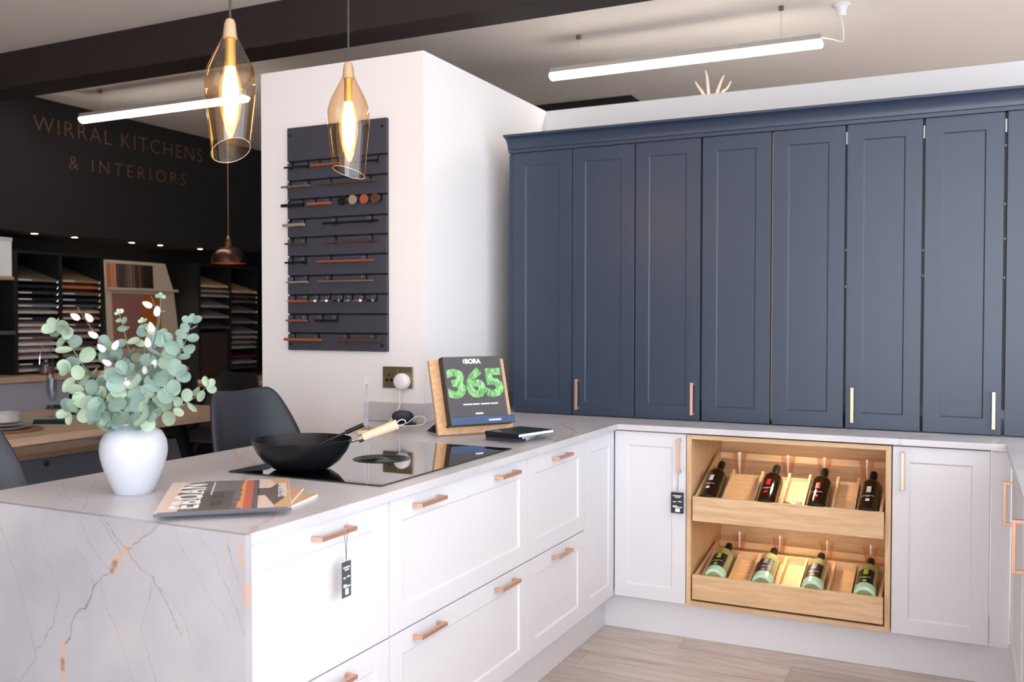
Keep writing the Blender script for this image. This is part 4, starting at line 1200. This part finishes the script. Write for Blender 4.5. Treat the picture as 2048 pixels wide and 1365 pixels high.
pendant('amber glass pendant lamp nearer the camera', -.4, -1.896, 2.149, math.radians(-20))
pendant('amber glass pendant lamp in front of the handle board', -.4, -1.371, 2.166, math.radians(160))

# ================================================================== TUBE LIGHTS
def tube_light(label, x0, x1, y, z, wires, feed=None):
    t = thing('tube_light', label, 'tube light', ((x0+x1)/2, y, z), group='suspended tube lights')
    prof = []
    for i in range(13):
        a = math.radians(176) + math.radians(188)*i/12
        prof.append((.035*math.cos(a), .034*math.sin(a)))
    MB().prism([(p[0], p[1]) for p in prof], x0, x1, to=lambda p, xx: (xx, y+p[0], z+p[1])).build('diffuser', TUBE, t, bevel=.012, seg=3)
    MB().prism([(-.035, .003), (.035, .003), (.027, .032), (-.027, .032)], x0+.004, x1-.004, to=lambda p, xx: (xx, y+p[0], z+p[1])).build('housing', HOUSING, t, bevel=.003)
    for wx in wires:
        MB().cyl((wx, y, z+.034), (wx, y, ZC-.02), .0012, n=6).build('wire', HOUSING, t)
        MB().box(wx-.012, wx+.012, y-.008, y+.008, ZC-.022, ZC-.0005).build('bracket', plain('bracket', (110, 100, 95), .5), t)
    if feed:
        fx, fy = feed
        MB().lathe([(0, -.06), (.022, -.058), (.026, -.03), (.030, -.012), (.045, -.010), (.045, 0), (0, 0)], (fx, fy, ZC-.0005), 24).build('ceiling_socket', PLASTIC_W, t)
        MB().tube(spline([(fx, fy, ZC-.06), (fx+.012, fy, ZC-.13), (fx+.01, fy-.02, ZC-.19), (fx-.03, fy-.06, z+.015), (x1-.004, y, z+.018)], 6), .003, 6).build('feed_cable', CORD_W, t)
tube_light('long suspended tube light above the navy cabinets', -.775, .702, 1.08, 2.748, (-.607, .50), (.777, 1.19))
tube_light('long suspended tube light in front of the shop name', -4.25, -2.75, .79, 2.768, (-4.065, -2.95))

# pampas plumes on a tall unit behind the partition
tu = tag(MB().box(-.5, .6, 1.35, 1.9, 0, 2.40).build('tall_cabinet', CAB_WHITE, bevel=.002), 'tall white cabinet hidden behind the partition', 'cabinet')
pv = thing('pampas_grass', 'pale dried plumes peeping over the partition', 'dried grass', (.02, 1.6, 2.4005))
MB().lathe([(0, 0), (.05, 0), (.06, .06), (.045, .13), (.03, .15), (.026, .15), (.04, .125), (.05, .06), (.04, .01), (0, .01)], (.02, 1.6, 2.4005), 24).build('pot', CERAMIC, pv)
PAMPAS = plain('pampas', (226, 206, 190), .9)
for k, (dx, hz, bend) in enumerate(((-.05, .30, -.05), (-.02, .36, -.02), (.03, .32, .04), (.06, .28, .05))):
    p0 = Vector((.02, 1.6, 2.45))
    MB().tube(spline([p0, p0+Vector((dx*.4, 0, .12)), p0+Vector((dx, 0, .2))], 5), .002, 6).build('stalk', PAMPAS, pv)
    MB().tube(spline([p0+Vector((dx*.7, 0, .15)), p0+Vector((dx, 0, .22)), p0+Vector((dx+bend*.5, 0, hz-.04)), p0+Vector((dx+bend, 0, hz))], 6), .014, 8, taper=.25).build('plume', PAMPAS, pv)

# ================================================================== SAMPLE WALL ON THE LEFT
cw = thing('sample_counter', 'long pale oak counter with grey fronts under the sample racks', 'counter', (-4.85, 1.2, 0))
MB().box(-5.249, -4.52, -1.5, 2.05, .915, .955).build('top', COUNTER_W, cw, bevel=.002)
MB().box(-5.249, -4.57, -1.5, 2.05, .10, .913).build('carcass', GREY_CAB, cw)
for k in range(6):
    y0 = -1.5+k*.5917
    MB().box(-4.57, -4.55, y0+.002, y0+.59, .12, .908).build('door', GREY_CAB, cw, bevel=.001)
dk = thing('oak_desk', 'lower pale oak desk under the right-hand sample rack', 'desk', (-4.65, 2.8, 0))
MB().box(-5.24, -4.05, 2.056, 3.59, .785, .82).build('top', COUNTER_W, dk, bevel=.002)
MB().box(-5.20, -4.12, 2.10, 2.13, .001, .784).build('side_panel', CHAIR_K, dk)
MB().box(-5.20, -4.12, 3.53, 3.56, .001, .784).build('side_panel', CHAIR_K, dk)
MB().box(-5.20, -5.17, 2.131, 3.529, .3, .784).build('back_panel', CHAIR_K, dk)

def rack(label, ys, ztop, zb=.9557):
    t = thing('sample_rack', label, 'rack', (-4.9, (ys[0]+ys[-1])/2, zb), group='sample racks')
    for y in ys: MB().box(-5.2, -4.705, y-.014, y+.014, zb, ztop).build('divider', RACK_K, t)
    MB().box(-5.215, -5.2005, ys[0]-.014, ys[-1]+.014, zb, ztop).build('back', RACK_B, t)
    MB().box(-5.2, -4.705, ys[0]-.014, ys[-1]+.014, ztop+.0002, ztop+.018).build('top', RACK_K, t)
    return t
rack('tall black sample rack at the left of the counter', (.598, .962, 1.332), 1.83)
rack('tall black sample rack on the lower desk, beside the white wall', (2.36, 2.742, 3.115), 1.83, .8205)

SC = {}
def board_mat(rgb):
    if rgb not in SC: SC[rgb] = plain('sample_%d_%d_%d' % rgb, tuple(min(236, v*1.2) for v in rgb), .45, vary=.05, vscale=9)
    return SC[rgb]
def sample_board(label, y0, y1, z, rgb, strip, curl, tiltdeg=17):
    t = thing('sample_board', label, 'sample board', (-4.72, (y0+y1)/2, z), group='sample boards in the racks')
    tv = math.tan(math.radians(tiltdeg))
    MB().obox((-4.715, y0, z-.009), (0, y1-y0, 0), (-.40, 0, .40*tv), (0, 0, .018)).build('board', board_mat(rgb), t, bevel=.0015)
    if strip: MB().box(-4.7145, -4.712, y0+.012, y0+.115, z-.004, z+.006).build('price_strip', LABEL_W, t)
    if curl: MB().tube([(-4.714, y1-.018, z-.008), (-4.706, y1-.014, z-.012), (-4.702, y1-.008, z-.004), (-4.704, y1-.006, z+.008)], .0035, 6).build('clip', CHROME, t)
    return t
GR, LG, DK, BK, TN, BR = (150, 142, 140), (186, 176, 172), (58, 60, 68), (24, 24, 28), (140, 118, 98), (112, 72, 48)
R1 = [(1.637, (92, 80, 70), 1, 1), (1.592, BK, 0, 1), (1.5455, (40, 40, 46), 1, 1), (1.4984, BK, 1, 1), (1.4512, (96, 98, 104), 1, 1), (1.4032, GR, 0, 0), (1.3578, (24, 28, 32), 1, 1), (1.3097, (158, 144, 142), 1, 0),
      (1.2652, LG, 0, 0), (1.2171, (96, 80, 74), 1, 0), (1.1717, LG, 0, 0), (1.1245, (170, 160, 156), 0, 0), (1.0736, (160, 150, 148), 0, 0), (1.0282, BK, 1, 1), (.984, GR, 0, 0)]
R2 = [(1.6415, (120, 96, 74), 1, 1), (1.5958, (150, 84, 50), 0, 1), (1.5464, (92, 74, 64), 1, 1), (1.4999, (34, 34, 40), 1, 1), (1.4542, (60, 62, 70), 1, 1), (1.4086, (160, 138, 122), 1, 0), (1.3601, (140, 98, 64), 1, 0), (1.3107, (74, 54, 46), 1, 1),
      (1.2679, (146, 128, 118), 1, 0), (1.2203, (130, 118, 112), 0, 0), (1.173, (60, 40, 46), 0, 0), (1.126, GR, 0, 0), (1.078, (120, 112, 110), 0, 0), (1.03, GR, 0, 0), (.985, (120, 112, 110), 0, 0)]
R3 = [(1.6509, (176, 148, 118), 0, 0), (1.6061, (130, 116, 110), 0, 1), (1.5647, (140, 130, 126), 0, 1), (1.4684, (132, 126, 126), 0, 1), (1.3742, (134, 126, 124), 0, 1), (1.2812, (70, 66, 66), 0, 1)]
R4_ = [(1.6108, (176, 148, 118), 0, 1), (1.5642, (62, 58, 58), 0, 1), (1.5176, (92, 76, 68), 0, 1), (1.4243, (120, 108, 106), 0, 1), (1.3251, (104, 102, 104), 0, 1), (1.2318, (120, 116, 116), 0, 1), (1.1851, (134, 122, 118), 0, 1), (1.1384, (116, 106, 104), 0, 0),
       (1.0916, (130, 122, 122), 0, 0), (1.004, (70, 20, 32), 0, 0), (.9515, (124, 118, 118), 0, 0), (.905, (60, 56, 58), 0, 0)]
nth = ('top', 'second', 'third', 'fourth', 'fifth', 'sixth', 'seventh', 'eighth', 'ninth', 'tenth', 'eleventh', 'twelfth', 'thirteenth', 'fourteenth', 'lowest')
def cdesc(c):
    l = sum(c)/3
    if c[0] > c[2]*1.7: return 'copper-brown' if l > 80 else 'dark brown'
    if c[0] > c[2]*1.3: return 'tan' if l > 100 else 'brown'
    return 'black' if l < 35 else ('charcoal' if l < 80 else ('grey' if l < 135 else 'pale grey'))
for nm, bay, ya, yb in (('first bay from the left', R1, .614, .946), ('second bay from the left', R2, .978, 1.316), ('third bay, just right of the leaning display', R3, 2.376, 2.726), ('last bay, against the white wall', R4_, 2.758, 3.099)):
    for k, (z, rgb, st, cu) in enumerate(bay):
        sample_board(f'{cdesc(rgb)} sample board, {nth[k]} in the {nm}', ya, yb, z, rgb, st, cu)
    if nm.startswith('third'):
        tag(MB().box(-5.19, -4.73, 2.376, 2.727, .8207, 1.235).build('storage_box', RACK_B, bevel=.002), 'dark brown box filling the bottom of the rack beside the leaning display', 'box')

# leaning display with veneer strips and two colour panels
yl, yr = 1.296, 1.925
lean = math.radians(3)
def LD(y, h, d=0):      # point on the leaning board: h up the slope, d in front
    return Vector((-4.60 - h*math.sin(lean) + d*math.cos(lean), y, .9565 + h*math.cos(lean) + d*math.sin(lean)))
ld_ = thing('leaning_display', 'cream display board leaning on the counter with wood strips and two colour panels', 'display board', (-4.62, 1.67, .9565))
def slab(name, y0, y1, h0, h1, d0, d1, mat, bevel=0):
    o = LD(y0, h0, d0)
    return MB().obox(o, (0, y1-y0, 0), LD(y0, h1, d0)-o, LD(y0, h0, d1)-o).build(name, mat, ld_, bevel=bevel)
bo_ = [(yl, 0), (yr+.11, 0), (yr+.055, .63), (yr-.025, .86), (yl, .86)]
MB().prism(bo_, 0, .016, to=lambda p, z: LD(p[0], p[1], z)).build('board', CREAM, ld_, bevel=.001)
slab('ledge', yl, yr+.07, .625, .645, .017, .055, CREAM, .001)
slab('top_rail', yl, yr-.15, .835, .86, .017, .03, CREAM)
SCOL = [(150, 98, 66), (168, 112, 80), (176, 118, 86), (78, 64, 58), (66, 54, 50), (74, 60, 54), (100, 80, 70), (112, 90, 78), (96, 76, 64), (58, 44, 38), (92, 64, 48), (50, 36, 30), (40, 30, 26), (38, 28, 24), (36, 28, 24)]
for k in range(15):
    w = (yr-.16-yl-.01)/15
    slab('veneer_strip', yl+.008+k*w, yl+.008+k*w+w*.72, .647, .833, .017, .027, board_mat(SCOL[k]))
slab('colour_panel', yl+.045, yl+.33, .17, .60, .017, .026, board_mat((124, 84, 76)), .001)
slab('colour_panel', yl+.332, yr-.105, .17, .60, .017, .024, board_mat((142, 84, 26)), .001)
slab('lower_rail', yl, yr, .13, .165, .017, .03, CREAM)

# black end panel with shelves at the far left
tag(MB().box(-5.24, -4.90, -1.4, .58, .9557, 1.98).build('end_panel', RACK_K, bevel=.002), 'tall black panel left of the sample racks', 'panel')
s1_ = thing('display_shelf', 'slim oak-edged shelf under the white sample box', 'shelf', (-4.8, .3, 1.64))
MB().box(-4.8995, -4.70, .05, .583, 1.632, 1.656).build('board', board_mat((150, 120, 100)), s1_, bevel=.001)
s2_ = thing('display_shelf', 'slim grey shelf below, left of the sample racks', 'shelf', (-4.8, .3, 1.25))
MB().box(-4.8995, -4.70, .05, .592, 1.245, 1.272).build('board', board_mat((70, 68, 72)), s2_, bevel=.001)
wb_ = thing('sample_box', 'white lidded sample box on the upper shelf at the left edge', 'box', (-4.8, .45, 1.657))
MB().box(-4.89, -4.715, .30, .578, 1.657, 1.905).build('body', board_mat((206, 198, 198)), wb_, bevel=.002)
MB().box(-4.892, -4.712, .296, .582, 1.9055, 1.932).build('lid', board_mat((186, 178, 178)), wb_, bevel=.002)
gv = MB().lathe([(0, 0), (.03, 0), (.045, .05), (.03, .16), (.018, .25), (.017, .25), (.028, .16), (.042, .05), (.028, .005), (0, .005)], (-4.79, .47, 1.2725), 24).build('glass_carafe', CLEAR)
tag(gv, 'clear glass carafe on the grey shelf at the left edge', 'carafe')

# downlights in the bulkhead
for k, y in enumerate((.815, 1.155, 1.70, 2.00, 2.457)):
    t = thing('downlight', f'recessed downlight above the racks, {("leftmost", "second from left", "middle one", "fourth from left", "rightmost")[k]}', 'downlight', (-4.79, y, 1.985), group='downlights over the sample racks')
    MB().lathe([(.028, -.004), (.040, -.004), (.040, -.0003), (.028, -.0003)], (-4.79, y, 1.985), 24).build('bezel', BLACK_M, t)
    MB().cyl((-4.79, y, 1.983), (-4.79, y, 1.9846), .027, n=24).build('lens', LED, t)
    ld = bpy.data.lights.new('downlight_beam', 'SPOT'); ld.energy = 26; ld.color = (1, .86, .7); ld.spot_size = math.radians(95); ld.spot_blend = .8; ld.shadow_soft_size = .03
    lo = bpy.data.objects.new('downlight_beam', ld); COL.objects.link(lo); lo.location = (-4.79, y, 1.975)

# lantern jar on the counter
lj = thing('lantern_jar', 'glass jar with a tall wire handle on the counter', 'jar', (-4.62, .77, .9555))
MB().lathe([(0, 0), (.05, 0), (.055, .01), (.055, .07), (.035, .09), (.035, .105), (.033, .105), (.033, .09), (.052, .07), (.052, .012), (0, .006)], (-4.62, .77, .9557), 28).build('jar', CLEAR, lj)
MB().lathe([(0, 0), (.045, 0), (.045, .045), (0, .05)], (-4.62, .77, .966), 20).build('filling', board_mat((120, 92, 76)), lj)
MB().tube(spline([(-4.62, .715, 1.03), (-4.62, .725, 1.11), (-4.62, .77, 1.19), (-4.62, .815, 1.11), (-4.62, .825, 1.03)], 8), .002, 6).build('wire_handle', CHROME, lj)

# ================================================================== DINING AREA
bn = thing('storage_bench', 'grey storage bench with oak seat against the counter', 'bench', (-4.35, .3, 0))
MB().box(-4.548, -4.18, -1.3, 1.02, .425, .46).build('seat', TABLE_W, bn, bevel=.003)
MB().box(-4.545, -4.22, -1.29, 1.01, .02, .423).build('base', GREY_CAB, bn)
BROWN_KNOB = plain('knob_brown', (86, 52, 38), .35)
for k in range(3):
    y0 = -1.28+k*.76
    d = MB().box(-4.2195, -4.20, y0+.004, y0+.756, .06, .415).build('drawer', plain('bench_grey', (138, 144, 162), .5), bn, bevel=.001)
    yy = .43 if k == 2 else y0+.36
    MB().lathe([(0, .03), (.014, .029), (.02, .02), (.016, .010), (.008, .006), (.008, 0)], (-4.1995, yy, .385), 20, M=Matrix.Rotation(math.radians(90), 3, 'Y')).build('knob', BROWN_KNOB, d)
tb = thing('dining_table', 'oak dining table laid for a meal, on black angled legs', 'table', (-3.5, 0, 0))
MB().box(-4.10, -2.87, -1.4, 1.05, .72, .76).build('tabletop', TABLE_W, tb, bevel=.003)
for yy in (-1.0, .72):
    for xx, dx in ((-3.95, .28), (-3.05, -.28)):
        MB().obox((xx, yy-.03, .001), (.06, 0, 0), (0, .06, 0), (dx, 0, .7185)).build('leg', BLACK_M, tb)
    MB().box(-3.75, -3.2, yy-.03, yy+.03, .68, .7195).build('cross_bar', BLACK_M, tb)
TZ = .7603
tag(MB().box(-3.78, -3.46, -1.3, .95, TZ, TZ+.003).build('table_runner', RUNNER), 'pale linen runner along the dining table', 'table runner')
def disc(name, label, cat, c, prof, mat, grp=None, n=36):
    return tag(MB().lathe(prof, c, n).build(name, mat), label, cat, grp)
disc('place_mat', 'round woven rush place mat under the plates', 'place mat', (-3.245, -.537, TZ), [(0, 0), (.185, 0), (.19, .004), (.185, .008), (0, .008)], RUSH)
disc('dinner_plate', 'larger pale plate on the rush mat', 'plate', (-3.245, -.537, TZ+.0085), [(0, 0), (.09, 0), (.135, .014), (.137, .017), (.13, .015), (.085, .004), (0, .004)], CERAMIC, 'plates of the place setting')
disc('side_plate', 'smaller pale plate on the larger plate', 'plate', (-3.245, -.537, TZ+.0270), [(0, 0), (.075, 0), (.112, .012), (.114, .015), (.108, .013), (.07, .004), (0, .004)], CERAMIC, 'plates of the place setting')
disc('bowl', 'straight-sided pale bowl on the plates', 'bowl', (-3.245, -.537, TZ+.0425), [(0, 0), (.07, 0), (.082, .008), (.084, .055), (.081, .055), (.079, .01), (.066, .005), (0, .005)], CERAMIC)
def flute(label, x, y):
    t = thing('champagne_flute', label, 'glass', (x, y, TZ), group='flutes on the dining table')
    MB().lathe([(0, 0), (.032, 0), (.033, .002), (.006, .006), (.0045, .012), (.0045, .085), (.006, .09)], (x, y, TZ+.0034), 28).build('foot', CLEAR, t)
    MB().lathe([(.0045, .0895), (.02, .102), (.027, .125), (.0285, .16), (.026, .205), (.024, .235), (.023, .235), (.0275, .16), (.026, .126), (.019, .105), (0, .093)], (x, y, TZ+.0034), 28).build('bowl', CLEAR, t)
flute('tall champagne flute nearer the peninsula on the dining table', -3.60, .03)
flute('tall champagne flute further back on the dining table', -4.02, .34)
def napkin(label, x, y, rot, l=.2):
    t = thing('napkin', label, 'napkin', (x, y, TZ), math.radians(rot), 'green napkins')
    mb = MB().tube([(-l/2, 0, .012), (-l/4, .004, .013), (0, 0, .014), (l/4, -.003, .016), (l/2, 0, .018)], .0115, 10)
    mb.build('roll', NAPKIN, t, local=True)
    MB().obox((-l/2, -.03, .0), (l, 0, 0), (0, .06, 0), (0, 0, .006)).build('fold', NAPKIN, t, local=True)
    MB().tube([(l/2-.015, -.008, .029), (l/2-.01, 0, .031), (l/2-.005, .008, .029)], .003, 6).build('tie', LABEL_W, t, local=True)
napkin('dark green rolled napkin at the near place setting', -3.31, -.20, 27)
napkin('dark green rolled napkin at the far side behind the flutes', -4.03, .45, 27, .22)
mf = thing('table_easel', 'small black triangular card holder on the table runner', 'card holder', (-3.6, .19, TZ+.003))
MB().prism([(-.035, 0), (.035, 0), (.02, .10), (.008, .115), (-.008, .115), (-.02, .10)], -.02, .02, to=lambda p, z: Vector((-3.61, .19, TZ+.0035)) + Rv*p[0]*1.3 + Zv*p[1]*1.3 + Dv*(z*(1-p[1]*6))).build('frame', BLACK_M, mf, bevel=.002)

# ---- shell stools and chairs
def shell_chair(name, label, cat, loc, rot, seat, back, mat, group, foot=True, wk=1.0):
    t = thing(name, label, cat, loc, math.radians(rot), group)
    H = back-seat
    rowsv = []
    nu = 13
    # side profile (x forward, z) with half width and how far the sides wrap forward / up
    prof = [(.22, seat-.012, .17, .0), (.19, seat+.0, .205, .01), (.10, seat-.004, .225, .025), (0, seat-.008, .235, .045), (-.10, seat+.0, .245, .07),
            (-.17, seat+.03, .255, .10), (-.205, seat+.09, .262, .115), (-.22, seat+.17*H/.42, .258, .11), (-.232, seat+.26*H/.42, .24, .09), (-.242, seat+.34*H/.42, .212, .065), (-.248, seat+.395*H/.42, .185, .045), (-.25, seat+.42*H/.42, .150, .03)]
    vs_, fs = [], []
    for j, (px, pz, hw, wr) in enumerate(prof):
        for i in range(nu):
            s = -1+2*i/(nu-1)
            k = abs(s)**2.2
            up = j <= 4
            bx = px + (0 if up else wr*k)
            bz = pz + (wr*k if up else 0)
            if j == len(prof)-1: bz -= .012*(1-abs(s)) 
            vs_.append((bx, s*hw*wk, bz))
    for j in range(len(prof)-1):
        for i in range(nu-1):
            a = j*nu+i
            fs.append((a, a+1, a+nu+1, a+nu))
    sh = MB().add(vs_, fs).build('shell', mat, t, local=True, solid=.022, angle=60)
    md = sh.modifiers.new('smooth', 'SUBSURF'); md.levels = 1; md.render_levels = 2
    for sx in (-1, 1):
        for sy in (-1, 1):
            MB().tube([(sx*.10, sy*.11, seat-.022), (sx*.19, sy*.19, .001)], .014, 10, taper=.8).build('leg', BLACK_M if foot else CHAIR_K, t, local=True)
    if foot:
        MB().tube([(.166, -.17, .22), (.166, .17, .22), (-.166, .17, .22), (-.166, -.17, .22), (.166, -.17, .22)], .008, 8).build('footrest', BLACK_M, t, local=True)
    MB().box(-.11, .11, -.12, .12, seat-.034, seat-.021).build('seat_plate', BLACK_M, t, local=True)
    return t
shell_chair('counter_stool', 'black shell counter stool between the vase and the wok', 'stool', (-.97, -.985, 0), 0, .66, 1.085, DECKER, 'shell stools at the peninsula')
shell_chair('counter_stool', 'black shell counter stool cut off at the left edge of the picture', 'stool', (-1.15, -2.11, 0), 0, .66, 1.085, DECKER, 'shell stools at the peninsula')
shell_chair('dining_chair', 'black dining chair at the far end of the table, nearest the white wall', 'chair', (-3.655, 1.47, 0), -92, .47, .955, CHAIR_K, 'dining chairs', False, 1.12)
shell_chair('dining_chair', 'black dining chair half hidden behind the eucalyptus', 'chair', (-4.245, 1.46, 0), -90, .47, .955, CHAIR_K, 'dining chairs', False, 1.05)

# ---- dome pendant over the table
dm = thing('dome_pendant', 'small bronze dome pendant lamp with copper inside, over the dining table', 'pendant lamp', (-3.137, 1.035, 1.735))
c = (-3.137, 1.035, 1.735)
dprof = [(.118, 0), (.117, .006), (.113, .03), (.100, .065), (.078, .092), (.048, .108), (.022, .114)]
MB().lathe(dprof, c, 40).build('dome', DOME, dm)
MB().lathe([(r-.004, z-.002 if k else .001) for k, (r, z) in enumerate(dprof)], c, 40).build('inner_dome', DOME_IN, dm)
MB().lathe([(0, .112), (.026, .114), (.022, .125), (.024, .13), (.016, .15), (.018, .154), (.011, .175), (.004, .185), (0, .186)], c, 24).build('lamp_holder', BRASS, dm)
MB().cyl((c[0], c[1], c[2]+.186), (c[0], c[1], ZC-.02), .0035, n=8).build('flex', plain('flex_brown', (120, 92, 74), .6), dm)
MB().cyl((c[0], c[1], ZC-.02), (c[0], c[1], ZC-.0005), .05, n=20).build('ceiling_rose', BRASS, dm)
MB().lathe([(0, .02), (.02, .03), (.028, .055), (.02, .08), (.012, .10)], c, 20).build('bulb', emit('warm_bulb', (255, 190, 120), 8), dm)
